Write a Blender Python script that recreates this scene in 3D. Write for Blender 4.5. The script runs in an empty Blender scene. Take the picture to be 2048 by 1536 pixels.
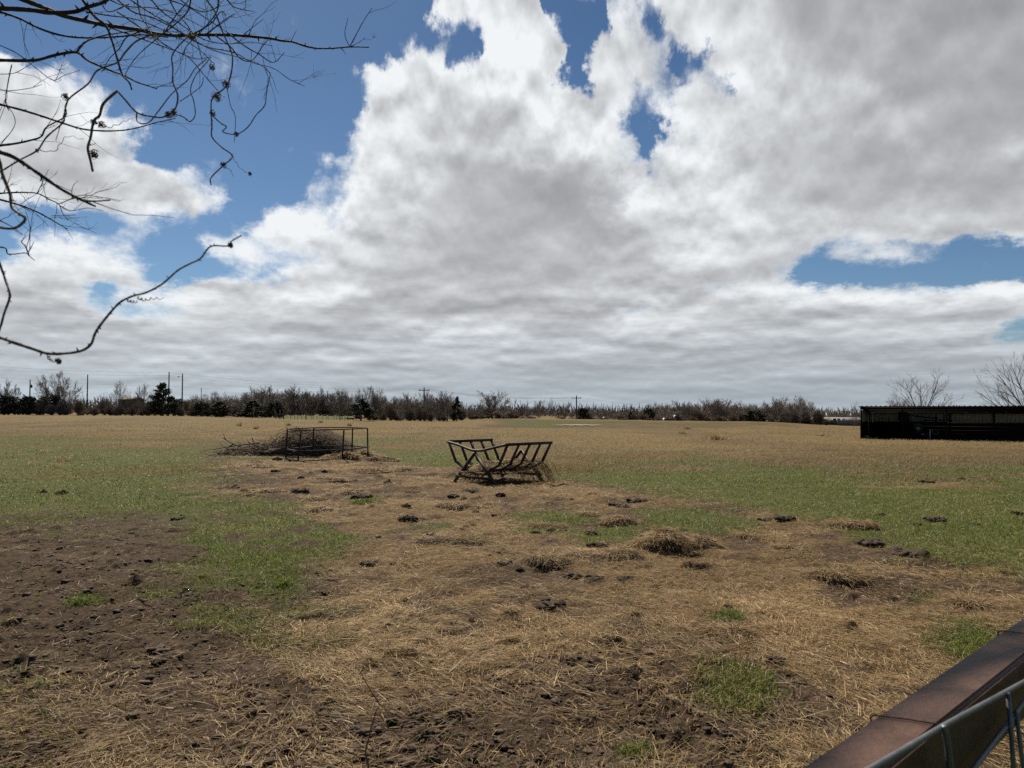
import bpy, math, random
import numpy as np
from mathutils import Vector, Matrix
random.seed(7)
RNG = np.random.default_rng(7)
S = bpy.context.scene
COL = S.collection

# ------------------------------------------------------------------ view geometry (2048 x 1536 photograph)
F, CX, CY, EYE = 1420.0, 1024.0, 768.0, 1.7
PITCH = math.atan((818 - 768) / F)
CP, SP = math.cos(PITCH), math.sin(PITCH)

def ray(px, py):
    vx = (px - CX) / F; vz = (CY - py) / F
    return (vx, CP - SP * vz, SP + CP * vz)

def at(px, py, D):
    """world point at forward distance D seen at a photo pixel"""
    r = ray(px, py); s = D / r[1]
    return Vector((r[0] * s, D, EYE + r[2] * s))

def flat(px, py):
    r = ray(px, py); s = EYE / -r[2]
    return r[0] * s, r[1] * s

def to_px(x, y):
    """flat-ground map coordinates (arrays)"""
    y = np.maximum(y, 1.0)
    m = -EYE / y
    vz = (m * CP - SP) / (CP + m * SP)
    vx = (x / y) * (CP - SP * vz)
    return CX + F * vx, CY - F * vz

# ------------------------------------------------------------------ numpy noise
def _hash(ix, iy, seed):
    h = (ix.astype(np.int64) * 374761393 + iy.astype(np.int64) * 668265263 + seed * 144665) & 0xffffffff
    h = ((h ^ (h >> 13)) * 1274126177) & 0xffffffff
    h = h ^ (h >> 16)
    return (h & 0xffff) / 65535.0

def vnoise(x, y, seed=0):
    ix = np.floor(x); iy = np.floor(y)
    fx = x - ix; fy = y - iy
    fx = fx * fx * fx * (fx * (fx * 6 - 15) + 10); fy = fy * fy * fy * (fy * (fy * 6 - 15) + 10)
    a = _hash(ix, iy, seed); b = _hash(ix + 1, iy, seed)
    c = _hash(ix, iy + 1, seed); d = _hash(ix + 1, iy + 1, seed)
    return (a + (b - a) * fx) * (1 - fy) + (c + (d - c) * fx) * fy

def fbm(x, y, oct=4, seed=0, gain=.5):
    s = 0; a = 1; t = 0
    c, sn = math.cos(.6), math.sin(.6)
    for i in range(oct):
        s = s + a * (vnoise(x, y, seed + i * 17) - .5); t += a
        a *= gain
        x, y = (x * c - y * sn) * 2.03 + 5.3, (x * sn + y * c) * 2.03 + 1.7
    return s / t * 2

def billow(x, y, oct=3, seed=0):
    s = 0; a = 1; t = 0
    for i in range(oct):
        s = s + a * np.abs(vnoise(x, y, seed + i * 31) * 2 - 1); t += a
        a *= .5; x, y = x * 2.1 + 3.1, y * 2.1 + 9.2
    return s / t

def sstep(a, b, x):
    t = np.clip((x - a) / (b - a), 0, 1); return t * t * (3 - 2 * t)

# ------------------------------------------------------------------ mesh helpers
def mesh_np(name, V, loops, totals, mat, parent=None, attrs=None, smooth=False, matidx=None):
    me = bpy.data.meshes.new(name)
    V = np.ascontiguousarray(V, dtype=np.float32)
    me.vertices.add(len(V)); me.vertices.foreach_set('co', V.ravel())
    loops = np.ascontiguousarray(loops, dtype=np.int32); totals = np.ascontiguousarray(totals, dtype=np.int32)
    me.loops.add(len(loops)); me.loops.foreach_set('vertex_index', loops)
    me.polygons.add(len(totals))
    st = np.zeros(len(totals), dtype=np.int32); st[1:] = np.cumsum(totals)[:-1]
    me.polygons.foreach_set('loop_start', st)
    if smooth: me.polygons.foreach_set('use_smooth', np.ones(len(totals), dtype=bool))
    if attrs:
        for k, (typ, arr) in attrs.items():
            a = me.attributes.new(k, typ, 'POINT')
            arr = np.ascontiguousarray(arr, dtype=np.float32).ravel()
            a.data.foreach_set('color' if typ == 'FLOAT_COLOR' else 'value', arr)
    for m in (mat if isinstance(mat, (list, tuple)) else [mat]): me.materials.append(m)
    if matidx is not None: me.polygons.foreach_set('material_index', np.ascontiguousarray(matidx, dtype=np.int32))
    me.update(calc_edges=True); me.validate()
    o = bpy.data.objects.new(name, me); COL.objects.link(o)
    if parent: o.parent = parent
    return o

def catmull(P, n=4):
    P = [np.array(p, float) for p in P]
    if len(P) < 3: return np.array(P)
    out = []
    Q = [2 * P[0] - P[1]] + P + [2 * P[-1] - P[-2]]
    for i in range(1, len(Q) - 2):
        p0, p1, p2, p3 = Q[i - 1], Q[i], Q[i + 1], Q[i + 2]
        for k in range(n):
            t = k / n
            out.append(.5 * (2 * p1 + (p2 - p0) * t + (2 * p0 - 5 * p1 + 4 * p2 - p3) * t * t + (3 * p1 - p0 - 3 * p2 + p3) * t ** 3))
    out.append(P[-1])
    return np.array(out)

class MB:
    def __init__(s): s.V = []; s.L = []; s.T = []; s.n = 0; s.A = []
    def add(s, V, faces, tint=.5):
        V = np.asarray(V, float).reshape(-1, 3)
        for f in faces:
            s.L.extend([int(i) + s.n for i in f]); s.T.append(len(f))
        s.V.append(V); s.n += len(V)
        s.A.append(np.full(len(V), tint) if np.isscalar(tint) else np.asarray(tint))
    def add_np(s, V, L, T, A=None):
        s.V.append(V); s.L.extend((np.asarray(L) + s.n).tolist()); s.T.extend(np.asarray(T).tolist()); s.n += len(V)
        s.A.append(np.full(len(V), .5) if A is None else A)
    def hexa(s, c8): s.add(c8, [(0, 3, 2, 1), (4, 5, 6, 7), (0, 1, 5, 4), (1, 2, 6, 5), (2, 3, 7, 6), (3, 0, 4, 7)])
    def box(s, c, size, M=None):
        x, y, z = [d / 2 for d in size]
        P = [Vector(p) for p in ((-x, -y, -z), (x, -y, -z), (x, y, -z), (-x, y, -z), (-x, -y, z), (x, -y, z), (x, y, z), (-x, y, z))]
        if M is not None: P = [M @ p for p in P]
        s.hexa([p + Vector(c) for p in P])
    def bar(s, p0, p1, w, h=None, up=(0, 0, 1)):
        h = h or w
        p0 = Vector(p0); p1 = Vector(p1); d = (p1 - p0).normalized(); up = Vector(up)
        if abs(d.dot(up)) > .98: up = Vector((0, 1, 0))
        a = d.cross(up).normalized() * w / 2; b = a.cross(d).normalized() * h / 2
        s.hexa([p0 - a - b, p0 + a - b, p0 + a + b, p0 - a + b, p1 - a - b, p1 + a - b, p1 + a + b, p1 - a + b])
    def tube(s, P, r, n=6, smooth=0, tint=.5):
        P = np.array([tuple(p) for p in P], float)
        r = np.array(r if hasattr(r, '__len__') else [r] * len(P), float)
        if smooth and len(P) > 2:
            k0 = np.linspace(0, 1, len(P)); P2 = catmull(list(P), smooth)
            r = np.interp(np.linspace(0, 1, len(P2)), k0, r); P = P2
        T = np.gradient(P, axis=0); T /= np.maximum(np.linalg.norm(T, axis=1, keepdims=True), 1e-9)
        up = np.array([.13, .31, .94]); 
        if abs(T[0] @ up) > .95: up = np.array([1., .1, 0])
        V = []
        a = np.cross(T[0], up); a /= np.linalg.norm(a)
        th = np.arange(n) * 2 * math.pi / n
        for i in range(len(P)):
            a = a - T[i] * (a @ T[i]); a /= max(np.linalg.norm(a), 1e-9); b = np.cross(T[i], a)
            V.append(P[i] + r[i] * (np.cos(th)[:, None] * a + np.sin(th)[:, None] * b))
        V = np.concatenate(V); m = len(P); fs = []
        for i in range(m - 1):
            for k in range(n):
                k2 = (k + 1) % n
                fs.append((i * n + k, i * n + k2, (i + 1) * n + k2, (i + 1) * n + k))
        fs.append(tuple(range(n))[::-1]); fs.append(tuple((m - 1) * n + k for k in range(n)))
        s.add(V, fs, tint)
    def lathe(s, prof, c, axis, n=20):
        """prof: (radius, along) pairs around axis through c"""
        ax = Vector(axis).normalized(); u = ax.orthogonal().normalized(); w = ax.cross(u)
        V = []
        for (r, h) in prof:
            for k in range(n):
                t = 2 * math.pi * k / n
                V.append(Vector(c) + ax * h + (u * math.cos(t) + w * math.sin(t)) * r)
        fs = []
        for i in range(len(prof) - 1):
            for k in range(n):
                k2 = (k + 1) % n
                fs.append((i * n + k, i * n + k2, (i + 1) * n + k2, (i + 1) * n + k))
        fs.append(tuple(range(n))[::-1]); fs.append(tuple((len(prof) - 1) * n + k for k in range(n)))
        s.add([tuple(v) for v in V], fs)
    def build(s, name, mat, parent=None, smooth=False):
        return mesh_np(name, np.concatenate(s.V), s.L, s.T, mat, parent, {'tint': ('FLOAT', np.concatenate(s.A))}, smooth)

def segs_np(P0, P1, R0, R1):
    """three-sided prisms for many branch segments"""
    P0 = np.asarray(P0, float); P1 = np.asarray(P1, float); R0 = np.asarray(R0, float); R1 = np.asarray(R1, float)
    N = len(P0); d = P1 - P0; d /= np.maximum(np.linalg.norm(d, axis=1, keepdims=True), 1e-9)
    up = np.where(np.abs(d[:, 2:3]) > .9, np.array([[1., 0, 0]]), np.array([[0, 0, 1.]]))
    a = np.cross(d, up); a /= np.linalg.norm(a, axis=1, keepdims=True); b = np.cross(d, a)
    V = np.zeros((N, 6, 3))
    for k in range(3):
        t = 2 * math.pi * k / 3
        o = math.cos(t) * a + math.sin(t) * b
        V[:, k] = P0 + o * R0[:, None]; V[:, 3 + k] = P1 + o * R1[:, None]
    q = np.array([0, 1, 4, 3, 1, 2, 5, 4, 2, 0, 3, 5])
    L = (q[None] + 6 * np.arange(N)[:, None]).ravel()
    return V.reshape(-1, 3), L, np.full(3 * N, 4)

def blades_np(base, ang, length, width, rise, droop, rng):
    """bent grass blades / stalks: base (N,3); lean direction ang; rise = height of the middle and tip as share of length"""
    N = len(base)
    dx = np.stack([np.cos(ang), np.sin(ang), np.zeros(N)], 1); sx = np.stack([-np.sin(ang), np.cos(ang), np.zeros(N)], 1)
    roll = rng.uniform(-.9, .9, N); sx = sx * np.cos(roll)[:, None]; sx[:, 2] = np.sin(roll)
    up = np.array([[0, 0, 1.]])
    h1 = rise * .62; h2 = rise - droop
    l1 = np.sqrt(np.maximum(.36 - h1 ** 2, .001)); l2 = np.sqrt(np.maximum(1 - np.minimum(h2, .999) ** 2, .01))
    mid = base + length[:, None] * (dx * l1[:, None] + up * h1[:, None])
    tip = base + length[:, None] * (dx * l2[:, None] + up * h2[:, None])
    w = width[:, None] / 2
    V = np.stack([base - sx * w, base + sx * w, mid - sx * w * .8, mid + sx * w * .8, tip], 1).reshape(-1, 3)
    L = (np.array([0, 1, 3, 2, 2, 3, 4])[None] + 5 * np.arange(N)[:, None]).ravel()
    return V, L, np.tile([4, 3], N)

def tag(o, label=None, cat=None, group=None, kind=None):
    if label: o['label'] = label
    if cat: o['category'] = cat
    if group: o['group'] = group
    if kind: o['kind'] = kind
    return o

def empty(name, loc, label, cat, group=None):
    o = bpy.data.objects.new(name, None); COL.objects.link(o); o.location = loc
    o.empty_display_size = .2
    return tag(o, label, cat, group)

# ------------------------------------------------------------------ materials
def mat_new(name):
    m = bpy.data.materials.new(name); m.use_nodes = True
    nt = m.node_tree; b = nt.nodes['Principled BSDF']
    return m, nt, b

def N_(nt, typ, **kw):
    n = nt.nodes.new(typ)
    for k, v in kw.items(): setattr(n, k, v)
    return n

def ramp(nt, stops, interp='LINEAR'):
    r = N_(nt, 'ShaderNodeValToRGB'); cr = r.color_ramp; cr.interpolation = interp
    while len(cr.elements) < len(stops): cr.elements.new(.5)
    for e, (p, c) in zip(cr.elements, stops):
        e.position = p; e.color = (*c, 1)
    return r

def noisy(name, c0, c1, scale, rough=.8, bump=.3, bscale=None, metal=0, detail=6, spec=.3, mid=None, dist=.01):
    m, nt, b = mat_new(name); L = nt.links
    tc = N_(nt, 'ShaderNodeTexCoord'); no = N_(nt, 'ShaderNodeTexNoise')
    no.inputs['Scale'].default_value = scale; no.inputs['Detail'].default_value = detail; no.inputs['Roughness'].default_value = .62
    L.new(tc.outputs['Object'], no.inputs['Vector'])
    r = ramp(nt, [(.3, c0), (.5, mid or tuple((a + c) / 2 for a, c in zip(c0, c1))), (.7, c1)])
    L.new(no.outputs['Fac'], r.inputs['Fac']); L.new(r.outputs['Color'], b.inputs['Base Color'])
    b.inputs['Roughness'].default_value = rough; b.inputs['Metallic'].default_value = metal
    b.inputs['Specular IOR Level'].default_value = spec
    if bump:
        n2 = N_(nt, 'ShaderNodeTexNoise'); n2.inputs['Scale'].default_value = bscale or scale * 4; n2.inputs['Detail'].default_value = 5
        L.new(tc.outputs['Object'], n2.inputs['Vector'])
        bp = N_(nt, 'ShaderNodeBump'); bp.inputs['Strength'].default_value = bump; bp.inputs['Distance'].default_value = dist
        L.new(n2.outputs['Fac'], bp.inputs['Height']); L.new(bp.outputs['Normal'], b.inputs['Normal'])
    return m

def blade_mat(name, stops, transl=.4, rough=.6, spec=.25):
    """leaf / straw: colour from a per-blade random tint, light passes through"""
    m, nt, b = mat_new(name); L = nt.links
    at_ = N_(nt, 'ShaderNodeAttribute'); at_.attribute_name = 'tint'
    r = ramp(nt, stops); L.new(at_.outputs['Fac'], r.inputs['Fac'])
    L.new(r.outputs['Color'], b.inputs['Base Color'])
    b.inputs['Roughness'].default_value = rough; b.inputs['Specular IOR Level'].default_value = spec
    if transl:
        t = N_(nt, 'ShaderNodeBsdfTranslucent'); mx = N_(nt, 'ShaderNodeMixShader'); mx.inputs[0].default_value = transl
        L.new(r.outputs['Color'], t.inputs['Color']); L.new(b.outputs[0], mx.inputs[1]); L.new(t.outputs[0], mx.inputs[2])
        L.new(mx.outputs[0], nt.nodes['Material Output'].inputs['Surface'])
    return m

M = {}
M['straw'] = blade_mat('straw_blades', [(0, (.06, .042, .025)), (.35, (.205, .139, .069)), (.75, (.45, .318, .155)), (1, (.72, .57, .33))], .34, .6, .22)
M['tall'] = blade_mat('dry_grass', [(0, (.065, .05, .02)), (.4, (.165, .113, .05)), (.8, (.27, .185, .085)), (1, (.40, .31, .17))], .4)
M['grass'] = blade_mat('green_grass', [(0, (.036, .052, .009)), (.5, (.096, .132, .014)), (.85, (.16, .20, .026)), (1, (.30, .25, .11))], .45, .5)
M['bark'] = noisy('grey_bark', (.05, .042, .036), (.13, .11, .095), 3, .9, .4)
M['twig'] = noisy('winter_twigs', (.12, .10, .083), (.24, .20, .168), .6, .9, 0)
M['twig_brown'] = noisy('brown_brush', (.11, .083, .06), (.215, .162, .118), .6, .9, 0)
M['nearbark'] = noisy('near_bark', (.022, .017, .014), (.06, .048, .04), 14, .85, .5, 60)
M['vine'] = noisy('vine_bark', (.075, .055, .04), (.17, .125, .09), 18, .8, .4, 80)
M['cedar'] = noisy('cedar_leaves', (.012, .017, .007), (.035, .045, .016), .8, .8, 0)
M['rust'] = noisy('rusted_brown_steel', (.024, .015, .012), (.06, .04, .032), 6, .62, .25, 60, .25)
M['ring'] = noisy('dark_steel', (.016, .012, .012), (.04, .03, .028), 8, .6, .2, 50, .3)
M['pole'] = noisy('weathered_pole', (.05, .04, .032), (.12, .10, .08), 2, .9, .2)
M['wire'] = noisy('power_wire', (.03, .03, .03), (.05, .05, .05), 1, .6, 0)
M['galv'] = noisy('galvanised_wire', (.10, .11, .115), (.17, .18, .185), 30, .45, .15, 120, .55, spec=.5)
M['haycore'] = noisy('packed_hay', (.035, .024, .013), (.11, .078, .042), 30, 1, .6, 90, spec=0)
M['dung'] = noisy('dark_manure', (.015, .0105, .007), (.070, .048, .032), 18, .95, .8, 60, dist=.02)
M['clod'] = noisy('soil_clods', (.034, .023, .015), (.10, .07, .048), 9, .95, .6, 50, dist=.01)
M['black'] = noisy('black_steel', (.006, .006, .006), (.016, .014, .013), 5, .85, .1, spec=.08)
M['white'] = noisy('white_paint', (.5, .5, .48), (.72, .72, .70), 2, .6, 0)
M['rubber'] = noisy('tyre_rubber', (.012, .012, .012), (.024, .023, .022), 20, .85, .1)
M['steel'] = noisy('pale_steel', (.35, .35, .36), (.5, .5, .5), 12, .4, .1, 60, .5)
# ------------------------------------------------------------------ land: where straw, grass, bare soil and tall dry grass lie
STRAW_POLY = [(350, 932), (430, 925), (470, 915), (560, 905), (650, 905), (760, 905), (830, 925), (900, 935), (1000, 945), (1110, 955), (1210, 972), (1330, 998),
              (1480, 1018), (1620, 1042), (1740, 1066), (1720, 1085), (1640, 1082), (1780, 1108), (1860, 1120), (1960, 1132), (2120, 1150), (2400, 1170), (2900, 1250), (2900, 1650), (300, 1650), (-100, 1600), (-100, 1350), (130, 1330), (300, 1330),
              (450, 1330), (560, 1270), (680, 1215), (640, 1160), (660, 1120), (690, 1080), (640, 1040), (560, 1020), (480, 1000), (360, 990), (350, 970), (470, 960), (430, 945)]
DIRT_POLY = [(-120, 1040), (100, 1045), (230, 1032), (330, 1050), (420, 1075), (430, 1120), (330, 1160), (300, 1195), (420, 1200), (560, 1190), (700, 1150), (790, 1160), (760, 1200), (640, 1235),
             (560, 1270), (520, 1310), (640, 1350), (760, 1345), (900, 1350), (1020, 1325), (1150, 1340), (1290, 1310), (1400, 1260), (1520, 1285), (1600, 1350), (1640, 1420), (1580, 1600), (-500, 1600), (-500, 1040)]
# (px, py, rx, ry, amount)
HALF_BLOBS = [(130, 1440, 200, 40, .55), (250, 1510, 180, 40, .65), (90, 1385, 120, 18, .45), (470, 1400, 60, 12, .25), (760, 1290, 160, 30, .5), (1020, 1420, 160, 24, .25), (1300, 1400, 120, 20, .3), (640, 1460, 120, 20, .25)]
GREEN_BLOBS = [(560, 1075, 130, 38, 1), (460, 1130, 120, 36, 1), (420, 1160, 70, 22, .8), (640, 1090, 60, 25, .7), (330, 1185, 110, 16, .75), (530, 1168, 45, 10, .8), (165, 1203, 48, 11, .9), (735, 1003, 42, 7, 1),
               (870, 1056, 60, 11, .85), (790, 1064, 40, 9, .5), (1110, 1035, 130, 17, .6), (1215, 1068, 60, 13, .9), (1090, 1060, 70, 14, .6), (1150, 1045, 70, 14, .7), (1400, 1045, 150, 24, 1), (1330, 1035, 90, 16, .9), (1250, 1078, 80, 12, .6),
               (1465, 1230, 42, 12, .9), (1490, 1375, 90, 34, .75), (1950, 1285, 75, 34, .85), (1830, 1200, 60, 16, .4), (1285, 1500, 36, 16, .7), (960, 1075, 40, 10, .6), (1240, 1180, 60, 14, .4), (840, 1110, 40, 10, .3), (30, 1160, 60, 14, .3)]
BARE_BLOBS = [(700, 985, 90, 10, .7), (840, 998, 100, 10, .6), (1080, 1130, 60, 16, .6), (1180, 1155, 90, 16, .7), (1250, 1010, 50, 10, .8), (1090, 1208, 60, 9, .8), (760, 1150, 90, 22, .7), (1800, 1108, 60, 9, .9), (1745, 1090, 60, 9, .6), (1870, 1040, 40, 8, .8), (1560, 1046, 60, 8, .6), (1150, 1330, 160, 18, .5),
              (250, 1440, 190, 42, .75), (60, 1490, 120, 40, .7), (110, 1385, 110, 20, .6), (420, 1500, 120, 40, .8), (330, 1360, 120, 16, .7), (1500, 1420, 120, 40, .6), (1960, 1095, 90, 10, .35), (640, 1185, 60, 14, .6), (820, 1240, 60, 20, .5), (1380, 1210, 60, 14, .4), (1500, 1250, 90, 22, .55), (460, 978, 40, 8, .6), (40, 930, 40, 6, .5), (1060, 985, 60, 9, .5)]
SUN_STRAW = [(1400, 1155, 160, 16, .6), (1600, 1180, 260, 40, .25), (1900, 1160, 200, 26, .3)]

def inside(px, py, poly):
    r = np.zeros(px.shape, bool); n = len(poly)
    for i in range(n):
        x0, y0 = poly[i]; x1, y1 = poly[(i + 1) % n]
        if y0 == y1: continue
        c = (y0 > py) != (y1 > py)
        r ^= c & (px < (x1 - x0) * (py - y0) / (y1 - y0) + x0)
    return r

def blobs(px, py, lst):
    s = np.zeros(px.shape)
    for (a, b, rx, ry, k) in lst:
        d = ((px - a) / rx) ** 2 + ((py - b) / ry) ** 2
        s = np.maximum(s, k * np.exp(-d * .8))
    return s

def cover(x, y):
    """shares of straw, green grass, tall dry grass at ground points; the rest is bare soil"""
    px, py = to_px(x, y)
    g = np.clip((py - 818) / 400, .02, 1.3)
    n1 = fbm(x * .55, y * .55, 4, 3); n2 = fbm(x * .55 + 40, y * .55, 4, 9); n3 = fbm(x * 2.3, y * 2.3, 4, 21); n4 = fbm(x * 5.5, y * 5.5, 3, 35)
    st = np.zeros(x.shape); di = np.zeros(x.shape)
    for k in range(4):
        j = (k - 1.5) * .75
        qx = px + (n1 + n3 * .5 + j * .6) * 95 * (g * .6 + .5); qy = py + (n2 + n4 * .3 + j) * 34 * (g + .25)
        st += inside(qx, qy, STRAW_POLY) * .25; di += inside(qx, qy, DIRT_POLY) * .25
    gr = np.clip(blobs(px + n1 * 40 * g, py + n2 * 14 * g, GREEN_BLOBS) * 1.5 + n3 * .55 - .28, 0, 1)
    ba = np.clip(blobs(px + n1 * 40 * g, py + n2 * 14 * g, BARE_BLOBS) * 1.5 + n3 * .6 - .3, 0, 1)
    # tall dry grass of the far field; its near edge wanders
    edge = np.where(px > 1000, 902 + 18 * np.clip((px - 1100) / 900, 0, 1), 874 - 8 * np.clip((500 - px) / 500, 0, 1))
    edge = edge + 16 * fbm(x * .12, y * .12, 3, 51) * 1.6
    tall = sstep(edge + 44, edge - 36, py + n1 * 26 + n3 * 8)
    tall = np.clip(tall + .7 * sstep(.0, .5, fbm(x * .22, y * .5, 4, 57) + n3 * .3) * (py < 985) * (py > 880) * (px > 1050) + .35 * sstep(.05, .5, fbm(x * .2, y * .5, 4, 59) + n3 * .3) * sstep(1060, 930, py), 0, 1)
    base_green = 1 - tall
    half = np.clip(blobs(px + n1 * 60 * g, py + n2 * 20 * g, HALF_BLOBS) * 1.3 + n3 * .25 * (di > .3), 0, 1)
    di = di * (1 - half * .75)
    patch = .3 + .7 * sstep(-.35, .2, n3 * .6 + n1 * .7 + n4 * .2)
    straw = np.clip(st * patch * (1 - .95 * di) * (1 - gr) * (1 - .8 * ba) + .2 * di * sstep(.1, .8, n3 + n1), 0, 1)
    green = np.maximum(base_green * (1 - st) * (1 - di), gr * np.maximum(st, di))
    tall = tall * (1 - st) * (1 - .45 * sstep(.0, .5, fbm(x * .06, y * .035, 4, 161)) * (py > 834))
    # green bank of the pond
    u = px; wob = fbm(x * .08, y * .05, 4, 141); bank = sstep(900, 1060, u + wob * 60) * sstep(1720, 1500, u + wob * 80) * sstep(92, 101, y + wob * 7) * sstep(124, 112, y + wob * 6) * (.62 + .5 * wob + .2 * n1)
    bank = np.clip(bank, 0, 1)
    tall = tall * (1 - bank); green = np.maximum(green, bank * .8)
    beyond = sstep(520, 570, u) * sstep(720, 690, u) * sstep(136, 142, y) * sstep(262, 255, y)
    tall = tall * (1 - beyond); green = np.maximum(green, beyond)
    green = green * (1 - .5 * ba * (st < .5))
    green = green * (1 - .75 * sstep(.12, .5, n3 * .8 + n4 * .4 + .12) * sstep(985, 1060, py) * (px < 1000))
    return straw, green, tall, di

def height(x, y, detail=True):
    D = np.hypot(x, y) * 0 + y
    px, _ = to_px(x, np.maximum(y, 3))
    tilt = np.clip((px - 300) / 1200, 0, 1.25)
    h = -.0125 * np.maximum(D - 20, 0) * tilt
    h = np.where(D > 400, h * 0 - .0125 * 380 * tilt - (D - 400) * .006, h)
    r = np.hypot(x, y)
    h = h + .10 * fbm(x / 7, y / 7, 3, 71) * sstep(3, 9, r) + .25 * fbm(x / 40, y / 40, 2, 77) * sstep(60, 100, r) * sstep(400, 200, r)
    # bank of the pond
    bank = sstep(880, 1000, px) * sstep(1720, 1500, px)
    prof = sstep(97, 119, y) * sstep(175, 130, y)
    h = h + bank * (.62 * prof - .22 * np.exp(-((y - 94) / 4) ** 2))
    return h

def ground_z(x, y):
    a = np.array([float(x)]); b = np.array([float(y)])
    return float(height(a, b)[0])

# polar ground sheet: very fine where the photograph looks, coarse elsewhere
fr = np.linspace(-44, 44, 1120); bk = np.concatenate([np.linspace(44, 316, 80)[1:-1]])
ang = np.radians(np.concatenate([fr, bk])); NA = len(ang)
rad = [.25]
while rad[-1] < 5000:
    r_ = rad[-1]
    k = .09 if r_ < 2.6 else (.0023 if r_ < 26 else (.006 if r_ < 130 else .03))
    rad.append(r_ * (1 + k))
rad = np.array(rad); NR = len(rad)
RR, AA = np.meshgrid(rad, ang, indexing='ij')
GX = RR * np.sin(AA); GY = RR * np.cos(AA)
GH = height(GX, GY)
gs, gg, gt, gd = cover(GX, GY)
front = (np.abs(np.where(AA > math.pi, AA - 2 * math.pi, AA)) < math.radians(44.5)) & (RR < 60) & (RR > 2)
x = GX[front]; y = GY[front]; rr = RR[front]
soil = np.clip(1 - gg[front] - gt[front], 0, 1)
fade = sstep(60, 14, rr)
d = (.045 * fbm(x / .55, y / .55, 3, 5) + .075 * fbm(x / 1.1, y / .9, 3, 205) * sstep(4, 8, rr)) * (.3 + .7 * soil) + .032 * (billow(x / .2, y / .2, 3, 15) - .4) * soil * fade
d += .05 * (sstep(.45, .8, fbm(x / .33, y / .33, 3, 25)) - .5 * sstep(.5, .9, fbm(x / .28 + 7, y / .28, 2, 29))) * soil
bumpy = gd[front]
d += bumpy * (.020 * (billow(x / .07, y / .07, 3, 45) - .4) * sstep(14, 6, rr) - .045 * sstep(.5, .95, fbm(x / .2, y / .2, 2, 61)) + .03 * sstep(.4, .8, fbm(x / .12, y / .12, 3, 65)))
d += .03 * gt[front] * fbm(x / .8, y / .8, 3, 81) + .02 * gg[front] * fbm(x / .3, y / .3, 3, 83)
GH[front] += d
V = np.stack([GX, GY, GH], -1).reshape(-1, 3)
i, j = np.meshgrid(np.arange(NR - 1), np.arange(NA), indexing='ij'); j2 = (j + 1) % NA
Q = np.stack([i * NA + j, (i + 1) * NA + j, (i + 1) * NA + j2, i * NA + j2], -1).reshape(-1, 4)
colr = np.stack([gs, gg, gt, gd], -1).reshape(-1, 4)
capL = np.arange(NA)[::-1]

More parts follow.
